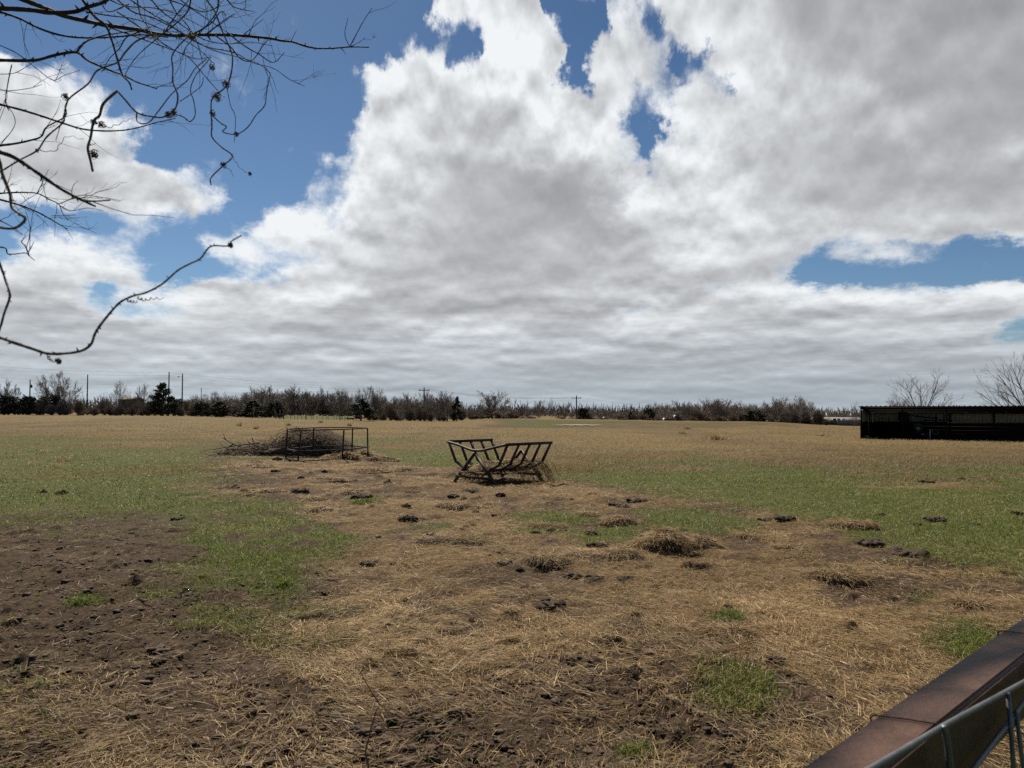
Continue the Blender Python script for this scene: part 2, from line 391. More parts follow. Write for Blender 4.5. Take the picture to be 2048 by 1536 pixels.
def ground_mat():
    m, nt, b = mat_new('paddock_ground'); L = nt.links
    A = N_(nt, 'ShaderNodeAttribute'); A.attribute_name = 'cover'
    se = N_(nt, 'ShaderNodeSeparateColor'); L.new(A.outputs['Color'], se.inputs[0])
    tc = N_(nt, 'ShaderNodeTexCoord')
    def noise(sc, det=6, ro=.65, vec=None):
        n = N_(nt, 'ShaderNodeTexNoise'); n.inputs['Scale'].default_value = sc; n.inputs['Detail'].default_value = det; n.inputs['Roughness'].default_value = ro
        L.new(vec or tc.outputs['Object'], n.inputs['Vector']); return n.outputs['Fac']
    def rmp(fac, stops):
        r = ramp(nt, stops); L.new(fac, r.inputs['Fac']); return r.outputs['Color']
    def mix(f, a, c):
        x = N_(nt, 'ShaderNodeMix', data_type='RGBA'); L.new(f, x.inputs['Factor']); L.new(a, x.inputs[6]); L.new(c, x.inputs[7]); return x.outputs[2]
    def math_(op, a, c, clamp=True):
        x = N_(nt, 'ShaderNodeMath', operation=op, use_clamp=clamp)
        for k, v in ((0, a), (1, c)):
            if isinstance(v, (int, float)): x.inputs[k].default_value = v
            else: L.new(v, x.inputs[k])
        return x.outputs[0]
    n5 = noise(5); n30 = noise(30, 8, .7); n120 = noise(120, 4, .6); n1 = noise(.8)
    soil = rmp(n30, [(.28, (.022, .0145, .0095)), (.5, (.052, .035, .023)), (.72, (.098, .069, .047))])
    soil = mix(rmp(n1, [(.5, (0, 0, 0)), (.68, (.6, .6, .6))]), soil, rmp(n120, [(.3, (.065, .047, .034)), (.7, (.12, .09, .066))]))
    straw = rmp(n120, [(.25, (.05, .034, .019)), (.5, (.13, .088, .046)), (.75, (.26, .18, .095))])
    straw = mix(rmp(n5, [(.35, (0, 0, 0)), (.65, (.55, .55, .55))]), straw, rmp(n30, [(.3, (.07, .048, .027)), (.7, (.18, .12, .06))]))
    green = rmp(n30, [(.25, (.026, .033, .009)), (.5, (.055, .066, .016)), (.75, (.10, .105, .034))])
    green = mix(rmp(n5, [(.45, (0, 0, 0)), (.7, (.4, .4, .4))]), green, rmp(n30, [(.3, (.06, .058, .024)), (.7, (.13, .11, .05))]))
    tall = rmp(n30, [(.25, (.06, .045, .02)), (.5, (.13, .09, .04)), (.75, (.21, .145, .07))])
    lw = rmp(noise(.22, 5), [(.42, (0, 0, 0)), (.66, (.75, .75, .75))])
    tall = mix(lw, tall, rmp(n5, [(.3, (.055, .053, .018)), (.7, (.13, .10, .042))]))
    def edge(ch):   # noise-broken share
        return math_('MULTIPLY', math_('ADD', math_('MULTIPLY', math_('SUBTRACT', n30, .5, False), 1.1, False), math_('SUBTRACT', ch, .28, False)), 2.2)
    c = mix(edge(se.outputs[0]), soil, straw)
    c = mix(edge(se.outputs[1]), c, green)
    c = mix(edge(se.outputs[2]), c, tall)
    L.new(c, b.inputs['Base Color'])
    b.inputs['Roughness'].default_value = .95; b.inputs['Specular IOR Level'].default_value = .08
    bp = N_(nt, 'ShaderNodeBump'); bp.inputs['Strength'].default_value = .7; bp.inputs['Distance'].default_value = .02
    L.new(math_('ADD', n30, math_('MULTIPLY', n120, .5, False), False), bp.inputs['Height']); L.new(bp.outputs['Normal'], b.inputs['Normal'])
    return m
M['ground'] = ground_mat()
ground = mesh_np('ground', V, np.concatenate([Q.ravel(), capL]), np.concatenate([np.full(len(Q), 4), [NA]]), M['ground'], None, {'cover': ('FLOAT_COLOR', colr)}, True)
tag(ground, kind='structure')

def grid_z(x, y):
    """height of the finished ground mesh under points in front of the camera (bilinear)"""
    r = np.hypot(x, y); a = np.degrees(np.arctan2(x, y))
    fi = np.interp(r, rad, np.arange(NR)); fj = np.clip((a + 44) / 88 * 1119, 0, 1118.99)
    i0 = np.clip(fi.astype(int), 0, NR - 2); j0 = fj.astype(int); u = fi - i0; v = fj - j0
    return (GH[i0, j0] * (1 - u) * (1 - v) + GH[i0 + 1, j0] * u * (1 - v) + GH[i0, j0 + 1] * (1 - u) * v + GH[i0 + 1, j0 + 1] * u * v)

def gz(x, y): return float(grid_z(np.array([float(x)]), np.array([float(y)]))[0])
def gp(px, py):
    x, y = flat(px, py)
    for _ in range(4):                       # follow the sloping ground
        z = gz(x, y); r = ray(px, py); s = (EYE - z) / -r[2]; x, y = r[0] * s, r[1] * s
    return x, y, gz(x, y)

def scatter(n, x0, x1, y0, y1, bias=1.0):
    px = RNG.uniform(x0, x1, n); py = y0 + (y1 - y0) * RNG.uniform(0, 1, n) ** bias
    r1 = CP - SP * (CY - py) / F; r2 = SP + CP * (CY - py) / F
    s = EYE / -r2
    return (px - CX) / F * s, r1 * s

# --- loose straw lying on the paddock
x, y = scatter(830000, -260, 2330, 900, 1560, 1.25)
st, gr, ta, di = cover(x, y)
k = RNG.uniform(0, 1, len(x)) < np.clip(st * 1.0 * (.4 + .8 * vnoise(x * 3, y * 3, 91)) + .035, 0, 1) * np.interp(y, [3, 5, 9], [.4, .6, 1])
x, y = x[k], y[k]; n = len(x)
# straw lies in swirls: direction follows a slow field
a = fbm(x * .9, y * .9, 3, 101) * 4 + RNG.normal(0, .75, n) + RNG.integers(0, 2, n) * math.pi
ln = RNG.gamma(1.8, .032, n) + .018; wd = RNG.uniform(.0018, .0042, n) * np.clip(y / 9, 1, 2.6)
Vb, Lb, Tb = blades_np(np.stack([x, y, grid_z(x, y) + RNG.uniform(.002, .022, n)], 1), a, ln, wd, np.abs(RNG.normal(.05, .13, n)).clip(0, .7), RNG.uniform(0, .1, n), RNG)
tint = np.repeat(np.clip(RNG.normal(.5, .22, n) + .25 * fbm(x * .8, y * .8, 3, 111), 0, 1), 5)
tag(mesh_np('loose_straw', Vb, Lb, Tb, M['straw'], None, {'tint': ('FLOAT', tint)}), 'golden brown loose straw scattered over the trampled paddock', 'straw', kind='stuff')

# --- green grass
x, y = scatter(660000, -260, 2330, 872, 1560, 1.15)
st, gr, ta, di = cover(x, y)
k = RNG.uniform(0, 1, len(x)) < np.clip(gr * (.45 + .8 * vnoise(x * 2, y * 2, 93)) + .01 * (st + di > .5), 0, 1)
x, y = x[k], y[k]; n = len(x)
a = RNG.uniform(0, 2 * math.pi, n); big = vnoise(x * 1.2, y * 1.2, 95)
ln = RNG.uniform(.035, .085, n) * (.6 + .9 * big); wd = RNG.uniform(.003, .006, n) * np.clip(y / 8, 1, 3.2)
Vb, Lb, Tb = blades_np(np.stack([x, y, grid_z(x, y) - .005], 1), a, ln, wd, RNG.uniform(.45, .95, n), RNG.uniform(0, .3, n), RNG)
dry = (RNG.uniform(0, 1, n) < .10 + .3 * sstep(.0, .5, fbm(x * .5, y * .5, 3, 97)) + .28 * sstep(16, 32, y))
tint = np.repeat(np.where(dry, RNG.uniform(.9, 1, n), np.clip(RNG.normal(.42, .2, n) + .3 * (big - .5), 0, .85)), 5)
tag(mesh_np('green_grass', Vb, Lb, Tb, M['grass'], None, {'tint': ('FLOAT', tint)}), 'short green spring grass growing over the paddock', 'grass', kind='stuff')

# --- tall dry grass of the far field
x, y = scatter(480000, -260, 2330, 838, 965, 1.1)
st, gr, ta, di = cover(x, y)
k = RNG.uniform(0, 1, len(x)) < ta * (.35 + .9 * vnoise(x * .7, y * .7, 99))
x, y = x[k], y[k]; n = len(x)
a = fbm(x * .15, y * .15, 2, 121) * 2 + RNG.normal(0, .8, n)
ln = RNG.uniform(.07, .2, n) * (.6 + .8 * vnoise(x * .5, y * .5, 103)); wd = RNG.uniform(.006, .012, n) * np.clip(y / 30, 1, 3)
Vb, Lb, Tb = blades_np(np.stack([x, y, grid_z(x, y) - .02], 1), a, ln, wd, RNG.uniform(.4, .95, n), RNG.uniform(0, .35, n), RNG)
tint = np.repeat(np.clip(RNG.normal(.45, .2, n) + .4 * fbm(x * .09, y * .09, 3, 105), 0, 1), 5)
tag(mesh_np('dry_field_grass', Vb, Lb, Tb, M['tall'], None, {'tint': ('FLOAT', tint)}), 'tan dry winter grass covering the far field', 'grass', kind='stuff')

# --- lump shapes
def lump(rng, sub=2, flatten=.5, rough=.35, seed=0):
    import bmesh
    bm = bmesh.new(); bmesh.ops.create_icosphere(bm, subdivisions=sub, radius=1)
    V = np.array([v.co[:] for v in bm.verts]); Fc = [[v.index for v in f.verts] for f in bm.faces]; bm.free()
    o = rng.uniform(0, 50)
    k = 1 + rough * fbm(V[:, 0] * 1.3 + o + V[:, 2], V[:, 1] * 1.3 + o * .7 - V[:, 2], 3, seed) + .55 * rough * fbm(V[:, 0] * 4 + o, V[:, 2] * 4 + V[:, 1] * 3.3 + o, 3, seed + 5)
    k = np.maximum(k, .25)
    V = V * k[:, None]; V[:, 2] *= flatten
    return V, Fc
LP = [lump(RNG, 2, .62, 1.1, s) for s in range(8)]
x, y = scatter(26000, -160, 2000, 1030, 1560, 1.0)
st, gr, ta, di = cover(x, y)
k = RNG.uniform(0, 1, len(x)) < np.clip(di * (.15 + 1.3 * vnoise(x * 2.5, y * 2.5, 131) ** 2) + .03, 0, 1)
x, y = x[k], y[k]; z = grid_z(x, y); cl = MB()
for i in range(len(x)):
    Vl, Fl = LP[i % 8]; s = min(.003 + RNG.exponential(.0038), .024) * (1 + .03 * y[i]); t = RNG.uniform(0, 6.28); c_, s_ = math.cos(t), math.sin(t)
    W = np.stack([(Vl[:, 0] * c_ - Vl[:, 1] * s_) * s * RNG.uniform(.8, 1.6), (Vl[:, 0] * s_ + Vl[:, 1] * c_) * s, Vl[:, 2] * s * .8], 1) + [x[i], y[i], z[i] + s * .15]
    cl.add(W, Fl)
tag(cl.build('soil_clods', M['clod'], None, False), 'small brown soil clods strewn over the bare trampled earth', 'clods', kind='stuff')
# ------------------------------------------------------------------ cradle hay feeder
fc = Vector((-.80, 16.17, 0)); fa = Vector((.72, .69, 0)).normalized(); fw = Vector((.69, -.72, 0)).normalized()
fz = gz(fc.x + .4, fc.y + .4)
feeder = empty('hay_feeder', (fc.x, fc.y, fz), 'rusty brown V-shaped steel cradle hay feeder on A-frame legs with straw hanging from it', 'hay feeder')
def fp(w, a, z): return fw * w + fa * a + Vector((0, 0, z))
FLn = 1.36
def sect(s):  # one slat from the rail over the bend to the keel
    return [(s * 1.02, .955), (s * .75, .50), (s * .22, .27)]
for s, nm in ((-1, 'top_rail'), (1, 'top_rail')):
    b = MB(); b.bar(fp(s * 1.02, -.03, .955), fp(s * 1.02, FLn + .03, .955), .075, .065); b.build(nm, M['rust'], feeder)
    for k in range(5):
        a = FLn * k / 4; b = MB(); P = sect(s)
        for (w0, z0), (w1, z1) in zip(P, P[1:]):
            d = Vector((w1 - w0, 0, z1 - z0)).normalized() * .012
            b.bar(fp(w0 - d.x, a, z0 - d.z), fp(w1 + d.x, a, z1 + d.z), .052, .04, up=fa)
        b.build('slat', M['rust'], feeder)
b = MB(); cur = [fp(w, -.035, z) for w, z in ((-1.02, .95), (-.6, .885), (-.2, .80), (0, .785), (.25, .80), (.65, .88), (1.02, .95))]
b.tube(cur, .03, 8, 4); b.build('end_hoop', M['rust'], feeder)
for a0 in (0, FLn):
    for s in (-1, 1):
        b = MB(); b.bar(fp(s * .78, a0 + (-.06 if a0 == 0 else .06), -.03), fp(-s * .02, a0 + (-.06 if a0 == 0 else .06) + s * .028, .73), .062, .055, up=fa); b.build('leg', M['rust'], feeder)
    b = MB(); b.bar(fp(-.60, a0 + (-.115 if a0 == 0 else .115), .185), fp(.60, a0 + (-.115 if a0 == 0 else .115), .185), .04, .06); b.build('cross_bar', M['rust'], feeder)
b = MB(); b.hexa([tuple(fp(w, a, z)) for w, a, z in ((-.24, 0, .235), (.24, 0, .235), (.24, FLn, .235), (-.24, FLn, .235), (-.27, 0, .265), (.27, 0, .265), (.27, FLn, .265), (-.27, FLn, .265))])
for s in (-1, 1): b.bar(fp(s * .47, 0, .37), fp(s * .47, FLn, .37), .05, .05)
b.build('trough', M['rust'], feeder)

def hay_mound(name, c, rx, ry, h, nb, label, rot=0, group=None, hang=None, dark=0.0, cat='hay', flatb=.5):
    """tangled heap of hay: lumpy core under loose bent stalks"""
    rng = np.random.default_rng(int(abs(c[0] * 977 + c[1] * 1313)) % 99991)
    b = MB(); Vl, Fl = lump(rng, 3, 1, .5, 3)
    cr, sr = math.cos(rot), math.sin(rot)
    def w(P):
        X = P[:, 0] * rx; Y = P[:, 1] * ry
        return np.stack([X * cr - Y * sr, X * sr + Y * cr, P[:, 2] * h], 1)
    Vl2 = Vl.copy(); Vl2[:, 2] = np.where(Vl2[:, 2] < 0, Vl2[:, 2] * .35, Vl2[:, 2]) * .82
    core = MB(); core.add(w(Vl2 * .72), Fl)
    nb = int(nb * 2.2)
    th = rng.uniform(0, 2 * math.pi, nb); q = rng.uniform(0, 1, nb) ** .6 * 1.12
    px_ = q * np.cos(th); py_ = q * np.sin(th); q *= 1 + .35 * fbm(np.cos(th) * 1.3 + c[0] * 3, np.sin(th) * 1.3 + c[1], 2, 5); px_ = q * np.cos(th); py_ = q * np.sin(th); pz = np.sqrt(np.maximum(1 - np.minimum(q, 1) ** 2, 0)) * (.62 + .6 * fbm(px_ * 1.6 + c[0], py_ * 1.6, 3, 7)).clip(.05, 1.2) + .02
    base = w(np.stack([px_, py_, pz], 1))
    ang = np.where(rng.uniform(0, 1, nb) < .2, th + rot, rng.uniform(0, 6.283, nb)); ln = rng.gamma(2.5, .028, nb) + .035
    Vb, Lb, Tb = blades_np(base, ang, ln, rng.uniform(.003, .006, nb) * max(1, c[1] / 9), rng.normal(.03, .16, nb).clip(-.4, .5), rng.uniform(.0, .4, nb), rng)
    b.add_np(Vb, Lb, Tb, np.repeat(np.clip(rng.normal(.5 - dark * .28, .22, nb), 0, 1), 5))
    if hang is not None:
        for P in hang: b.tube(P, [.006, .005, .003], 3, 3, tint=rng.uniform(.05, .45))
    o = b.build(name, M['straw']); o.location = c; core.build('packed_hay', M['haycore'], o)
    return tag(o, label, cat, group)
hangs = []
rr_ = random.Random(4)
for k in range(85):
    a = rr_.uniform(.55, 1.5); w0 = rr_.uniform(.3, .72); z0 = .36 + .2 * (w0 - .3) / .4 + rr_.uniform(-.03, .05)
    out = rr_.uniform(.05, .55)
    p0 = fp(w0 - .1, a - .68, z0 - .3); p1 = fp(w0 + out * .55, a - .68 + rr_.uniform(-.05, .15), z0 - .3 - out * .25); p2 = fp(w0 + out, a - .68 + rr_.uniform(0, .3), -.28 + rr_.uniform(0, .06))
    hangs.append([p0, p1, p2])
for k in range(60):
    a = rr_.uniform(-.1, .1); w0 = rr_.uniform(-.35, .35)
    hangs.append([fp(w0, a - .66, .02), fp(w0 + rr_.uniform(-.15, .15), a - .76, -.08), fp(w0 + rr_.uniform(-.25, .25), a - .82 + rr_.uniform(-.1, .1), -.24)])
hc = fc + fa * .68
hay_mound('feeder_hay', (hc.x, hc.y, fz + .29), .74, .50, .33, 4200, 'mass of brown hay filling the bottom of the cradle feeder and spilling over its side', math.atan2(fa.y, fa.x), None, hangs)
hc2 = fc + fa * .5 + fw * .15
hay_mound('hay_pile', (hc2.x, hc2.y, fz - .02), .85, .55, .10, 1500, 'flat litter of dropped hay on the ground between the legs of the cradle feeder', math.atan2(fa.y, fa.x), None, None, .5)

# ------------------------------------------------------------------ hexagonal round-bale ring
RP = [(-7.47, 23.5), (-6.69, 22.25), (-5.52, 23.15), (-4.97, 24.6), (-5.78, 25.7), (-7.05, 25.15)]
rc = (sum(p[0] for p in RP) / 6, sum(p[1] for p in RP) / 6); rz = gz(*rc)
ring = empty('bale_ring', (rc[0], rc[1], rz), 'dark six-sided steel bale ring standing open in front of the brush pile', 'bale ring')
tops = [Vector((x - rc[0], y - rc[1], 1.02)) for x, y in RP]
lean = [(.05, .0), (.10, -.02), (.05, 0), (-.03, 0), (.02, 0), (.04, 0)]
for i in range(6):
    b = MB(); bt = Vector((RP[i][0] - rc[0], RP[i][1] - rc[1], gz(*RP[i]) - rz - .03)); tp = tops[i] + Vector((lean[i][0], lean[i][1], 0)); tops[i] = tp
    b.bar(bt, tp, .043); b.build('post', M['ring'], ring)
for z_, nm in ((1.02, 'top_rail'), (.36, 'middle_rail'), (.03, 'bottom_rail')):
    for i in range(6):
        if nm == 'bottom_rail' and i in (2, 3): continue
        j = (i + 1) % 6
        def rpnt(q):
            bt = Vector((RP[q][0] - rc[0], RP[q][1] - rc[1], 0)); t = z_ / 1.02; v = bt.lerp(tops[q], t); v.z = z_ if z_ > .1 else gz(*RP[q]) - rz + .04; return v
        p0, p1 = rpnt(i), rpnt(j); d = (p1 - p0).normalized() * .022
        b = MB(); b.bar(p0 + d, p1 - d, .03, .036); b.build(nm, M['ring'], ring)
x, y = -5.55, 23.55; hay_mound('hay_pile', (x, y, gz(x, y)), .75, .5, .34, 1800, 'rounded brown hay heap inside the near right corner of the bale ring')
x, y = -5.25, 25.0; hay_mound('hay_pile', (x, y, gz(x, y)), .7, .5, .42, 1500, 'hay heap against the back right post of the bale ring', .4)
x, y = -4.35, 23.4; hay_mound('hay_pile', (x, y, gz(x, y)), .55, .35, .16, 900, 'low dark hay heap just outside the right end of the bale ring', .4, dark=.6)

# ------------------------------------------------------------------ brush pile behind the ring
bx, by = -8.1, 27.2; bz = gz(bx, by)
brush = empty('brush_pile', (bx, by, bz), 'long heap of dead branches and brush lying behind the bale ring', 'brush pile')
rng = np.random.default_rng(5)
def prof(u):   # height along the heap, u = metres right of centre
    return np.interp(u, [-3.0, -2.2, -1.5, -.6, 0, .5, 1.0, 1.5, 1.9], [.10, .28, .38, .58, .84, .86, .62, .26, .05])
b = MB(); Vl, Fl = lump(rng, 4, 1, .45, 11)
W = Vl * [2.25, .95, 1]; W[:, 2] = np.maximum(W[:, 2], -.1) * np.maximum(prof(W[:, 0] - .25) * .66, .05); W[:, 0] -= .3
b.add(W, Fl); b.build('rotting_core', M['clod'], brush, True)
P0, P1, R0, R1 = [], [], [], []
for k in range(900):
    u = rng.uniform(-2.9, 1.75); v = rng.normal(0, .5); zt = prof(u) * max(.1, 1 - (v / 1.1) ** 2)
    d = np.array([rng.normal(0, 1), rng.normal(0, .6), rng.normal(-.05, .28)]); d /= np.linalg.norm(d)
    p = np.array([u, v, zt * rng.uniform(.45, 1.05)]); l = rng.uniform(.25, .95); r = rng.uniform(.006, .02) * (1.6 if rng.uniform() < .08 else 1)
    bend = rng.normal(0, .12, 3); last = p - d * l / 2
    for q in range(3):
        nx = last + d * l / 3 + bend * (q - 1) * .4
        nx[2] = max(nx[2], .02); P0.append(last); P1.append(nx); R0.append(r * (1 - q * .25)); R1.append(r * (.75 - q * .25)); last = nx
Vs, Ls, Ts = segs_np(P0, P1, R0, R1); b = MB(); b.add_np(Vs, Ls, Ts); b.build('dead_branches', M['twig_brown'], brush)
P0, P1, R0, R1 = [], [], [], []
for k in range(760):
    u0 = rng.normal(.6, .45); v = rng.normal(-.2, .4); l = rng.uniform(.6, 1.3); last = np.array([u0, v, prof(u0) * rng.uniform(.6, 1.05)]); sgn = 1 if rng.uniform() < .8 else -1
    for q in range(5):
        nx = last + np.array([sgn * l / 5, rng.normal(0, .05), .10 - .09 * q + rng.normal(0, .03)]); nx[2] = max(nx[2], .03)
        P0.append(last); P1.append(nx); R0.append(.008 - q * .001); R1.append(.007 - q * .001); last = nx
Vs, Ls, Ts = segs_np(P0, P1, R0, R1); b = MB(); b.add_np(Vs, Ls, Ts); b.build('brown_stems', M['twig_brown'], brush)
b = MB()
for P in ([(-2.0, -.2, .25), (-2.5, -.1, .42), (-2.85, 0, .60), (-2.95, .05, .82)], [(-2.5, -.1, .42), (-2.7, -.1, .3), (-2.75, -.1, .12)], [(-1.6, .1, .45), (-2.3, .2, .38), (-3.3, .1, .22), (-3.7, 0, .16)], [(-2.85, 0, .6), (-3.05, .1, .66)],
          [(-1.2, -.4, .3), (-1.7, -.5, .45), (-1.85, -.5, .62)], [(-.2, -.5, .7), (-.75, -.6, .45), (-1.2, -.7, .3)], [(.1, 0, .8), (-.4, .1, .95), (-.6, .1, 1.08)]):
    b.tube(P, np.linspace(.028, .008, len(P)), 6, 4)
b.build('bent_limb', M['bark'], brush)

# ------------------------------------------------------------------ dark clumps and hay heaps on the paddock: (px, py, width px, flatness, label)
G_SMALL = 'dark clump of manure or mud lying in the straw'
CL = [(122, 989, 24, .7, 'rough black manure clump on green grass, right one of the two by the left edge'), (86, 986, 18, .8, 'rough black manure clump on green grass, left one of the two by the left edge'),
      (460, 979, 44, .38, 'broad black mud clump on the bare patch below the brush pile'), (556, 920, 20, .6, 'smooth dark clump in the straw just left of the bale ring'), (649, 942, 14, .7, None), (640, 958, 24, .35, None),
      (812, 938, 15, .6, None), (820, 1046, 40, .55, 'round black manure mound beside a small green tuft, between the ring and the foreground'), (1000, 992, 24, .6, 'black manure clump straight below the legs of the cradle feeder'),
      (928, 1000, 12, .9, None), (952, 1026, 18, .6, None), (811, 1013, 24, .5, None), (905, 995, 26, .4, None), (723, 995, 44, .25, None), (946, 983, 36, .25, 'flat dark smear of manure in front of the left feeder leg'), (1142, 1001, 11, .7, None), (1183, 1069, 32, .5, 'dark manure clump at the left end of the middle green patch'),
      (1072, 1066, 22, .4, None), (1101, 1062, 20, .4, None), (959, 1085, 13, .9, None), (1051, 1175, 24, .5, 'lone black clump in the pale straw of the middle foreground'), (1092, 1209, 74, .16, 'long flat brown mud slab in the straw of the middle foreground'),
      (1145, 1153, 40, .35, None), (1185, 1160, 44, .3, None), (1250, 1157, 34, .45, None), (1198, 1093, 50, .3, None), (1274, 1000, 44, .4, 'dark lumpy mud ridge at the left edge of the right-hand green grass'), (1240, 1014, 46, .3, None), (814, 1200, 16, .6, None),
      (940, 1240, 16, .9, 'reddish brown clod standing up in the straw'), (1570, 1049, 48, .35, 'dark mud clump at the tip of the straw tongue on the right'), (1530, 1041, 26, .35, None), (1804, 1109, 78, .22, 'broad flat dark mud slab where straw meets green grass on the right'), (1745, 1089, 60, .28, None), (1870, 1040, 44, .32, 'dark ragged clump in the middle of the right-hand green grass'),
      (1763, 1031, 20, .5, None), (2034, 1028, 26, .45, None), (1851, 965, 30, .3, None), (1924, 958, 16, .4, None), (1864, 1224, 18, .6, None), (1455, 1213, 18, .6, None), (1548, 1235, 22, .5, None),
      (322, 1300, 46, .55, 'big dark clod on the bare soil of the left foreground'), (316, 1326, 28, .6, None), (325, 1404, 34, .5, 'dark clod at the edge of the foreground straw, lower left'), (486, 1370, 36, .4, None), (356, 1262, 15, .6, None), (557, 1198, 13, .6, None), (586, 1198, 14, .6, None), (645, 1186, 26, .5, None),
      (869, 1499, 16, .7, None), (865, 1512, 26, .45, None), (1451, 1470, 30, .6, 'brown clod on the bare soil near the rusty rail'), (1112, 1417, 14, .6, None), (1174, 1409, 12, .6, None), (986, 1358, 34, .4, 'pale broken soil clod in the bottom middle of the paddock'), (1272, 1317, 20, .5, None), (1303, 1463, 20, .5, None), (1555, 1322, 40, .5, 'cracked soil clod with straw on it, left of the rusty rail'),
      (160, 1345, 20, .5, None), (700, 985, 30, .3, None), (600, 985, 40, .25, None), (1010, 1128, 30, .35, None), (1672, 1153, 30, .4, None), (1727, 1156, 26, .4, None), (1950, 1050, 20, .4, None), (1830, 1050, 22, .4, None), (355, 1037, 24, .3, None), (740, 1129, 40, .3, None)]
R4 = random.Random(8)
for k in range(24):
    px, py = R4.uniform(430, 1300), R4.uniform(930, 1150)
    if inside(np.array([px]), np.array([py]), STRAW_POLY)[0]: CL.append((int(px), int(py), int(R4.uniform(8, 22)), R4.uniform(.35, .8), None))
for (px, py, wpx, fl, lab) in CL:
    x, y, z = gp(px, py); s = wpx / 2 * y / F
    rng = np.random.default_rng(px * 7 + py); Vl, Fl = lump(rng, 4, fl, 1.0, px)
    b = MB(); W = Vl * s * .58; W[:, 1] *= rng.uniform(.7, 1.1); b.add(W, Fl)
    W[:, 2] += s * .12 * fbm(W[:, 0] / s * 2.6 + px, W[:, 1] / s * 2.6, 3, 8)
    for q in range(rng.integers(5, 13)):          # crumbs broken off the same clump
        V2, F2 = LP[rng.integers(0, 8)]; t = rng.uniform(0, 6.28); ro = rng.uniform(.5, .85); b.add(V2 * s * rng.uniform(.12, .36) + [math.cos(t) * s * ro, math.sin(t) * s * ro, s * fl * .2], F2)
    soil_ = 'soil' in (lab or '') or 'clod' in (lab or '') or py > 1290
    o = b.build('soil_clod' if soil_ else 'manure_clump', M['clod' if soil_ else 'dung'], None, False); o.location = (x, y, z + s * fl * .2); o.rotation_euler = (0, 0, rng.uniform(0, 6.28))
    if lab: tag(o, lab, 'clod' if soil_ else 'manure', 'dark clumps on the paddock')
    elif soil_: tag(o, 'small loose clod on the bare foreground soil', 'clod', 'small clods on the foreground soil')
    else: tag(o, 'small dark clump of manure in the straw or grass', 'manure', 'small dark clumps on the paddock')
HY = [(1325, 1098, 110, .45, .1, 'large shaggy hay heap right of the middle green patch'), (1402, 1092, 72, .5, .35, 'darker rounded hay heap close right of the large shaggy heap'), (887, 1082, 100, .22, .7, 'low dark hay mound in the middle of the straw'), (1092, 1125, 84, .42, .6, 'dark hooked hay clump in front of the shaggy heap'),
      (1236, 1044, 60, .35, .2, 'small hay clump on the green edge left of the shaggy heap'), (1702, 1052, 84, .3, .3, 'hay ridge at the right end of the straw tongue'), (1585, 1102, 66, .3, .3, 'small hay heap right of the rounded heap'), (1942, 1210, 74, .34, .35, 'hay tuft nearest the top end of the rusty rail'), (1464, 1272, 100, .3, .5, 'half buried dark hay mound in front right foreground'), (1672, 1153, 90, .25, .4, 'low hay mound in the pale straw of the right foreground'),
      (700, 985, 70, .22, .3, None), (620, 1000, 60, .3, .2, None), (905, 1012, 60, .25, .5, None), (1150, 1110, 60, .25, .4, None), (1495, 1072, 50, .3, .2, None), (640, 1022, 50, .3, .1, None), (960, 1018, 60, .25, .2, None), (540, 985, 50, .3, .2, None), (1240, 1110, 60, .3, .5, None), (735, 945, 70, .2, .2, None), (500, 935, 80, .18, .1, None), (660, 960, 70, .2, .3, None)]
for k in range(6):
    px, py = R4.uniform(430, 1700), R4.uniform(935, 1260)
    if inside(np.array([px]), np.array([py]), STRAW_POLY)[0]: HY.append((int(px), int(py), int(R4.uniform(30, 70)), R4.uniform(.12, .26), R4.uniform(.1, .7), None))
for (px, py, wpx, fl, dk, lab) in HY:
    x, y, z = gp(px, py); s = wpx / 2 * y / F
    hay_mound('hay_pile', (x, y, z), s * 1.1, s * .8, s * fl * (1.6 if wpx > 100 else 1.1), int(500 + wpx * 12), lab or 'small trampled hay tuft in the straw between the feeders and the foreground', random.uniform(-.5, .5), 'hay heaps on the paddock' if lab else 'small hay tufts on the paddock', None, dk)

# ------------------------------------------------------------------ green tufts and dry weeds standing alone
def tuft(px, py, n, h, wpx, mat, name, label, cat, group=None, tint=(.3, .8), D=None):
    x, y, z = gp(px, py); s = wpx / 2 * y / F; rng = np.random.default_rng(px + py)
    base = np.stack([rng.normal(0, s * .33, n).clip(-s, s), rng.normal(0, s * .3, n).clip(-s, s), np.zeros(n) - .01], 1)
    Vb, Lb, Tb = blades_np(base, rng.uniform(0, 6.28, n), rng.uniform(.4, 1, n) * h, rng.uniform(.003, .007, n) * max(1, y / 8), rng.uniform(.5, .97, n), rng.uniform(0, .4, n), rng)
    o = mesh_np(name, Vb, Lb, Tb, M[mat], None, {'tint': ('FLOAT', np.repeat(rng.uniform(*tint, n), 5))}); o.location = (x, y, z); return tag(o, label, cat, group)
tuft(160, 1207, 320, .12, 70, 'grass', 'grass_tuft', 'bright green grass tuft alone on the dark soil at left', 'grass tuft')
tuft(567, 1170, 240, .11, 44, 'grass', 'grass_tuft', 'bright green tuft at the lower end of the left grass tongue', 'grass tuft')
tuft(1468, 1234, 260, .10, 62, 'grass', 'grass_tuft', 'bright green tuft in the straw of the right foreground', 'grass tuft')
tuft(1285, 1502, 160, .08, 50, 'grass', 'grass_tuft', 'small green tuft on the bare soil at the bottom edge', 'grass tuft')
tuft(80, 1200, 6, .16, 14, 'grass', 'green_seedling', 'pale green seedling on the soil left of the bright tuft', 'seedling', tint=(.6, .85))
tuft(735, 1005, 1100, .10, 84, 'grass', 'grass_tuft', 'flat bright green patch left of the feeder straw', 'grass tuft')
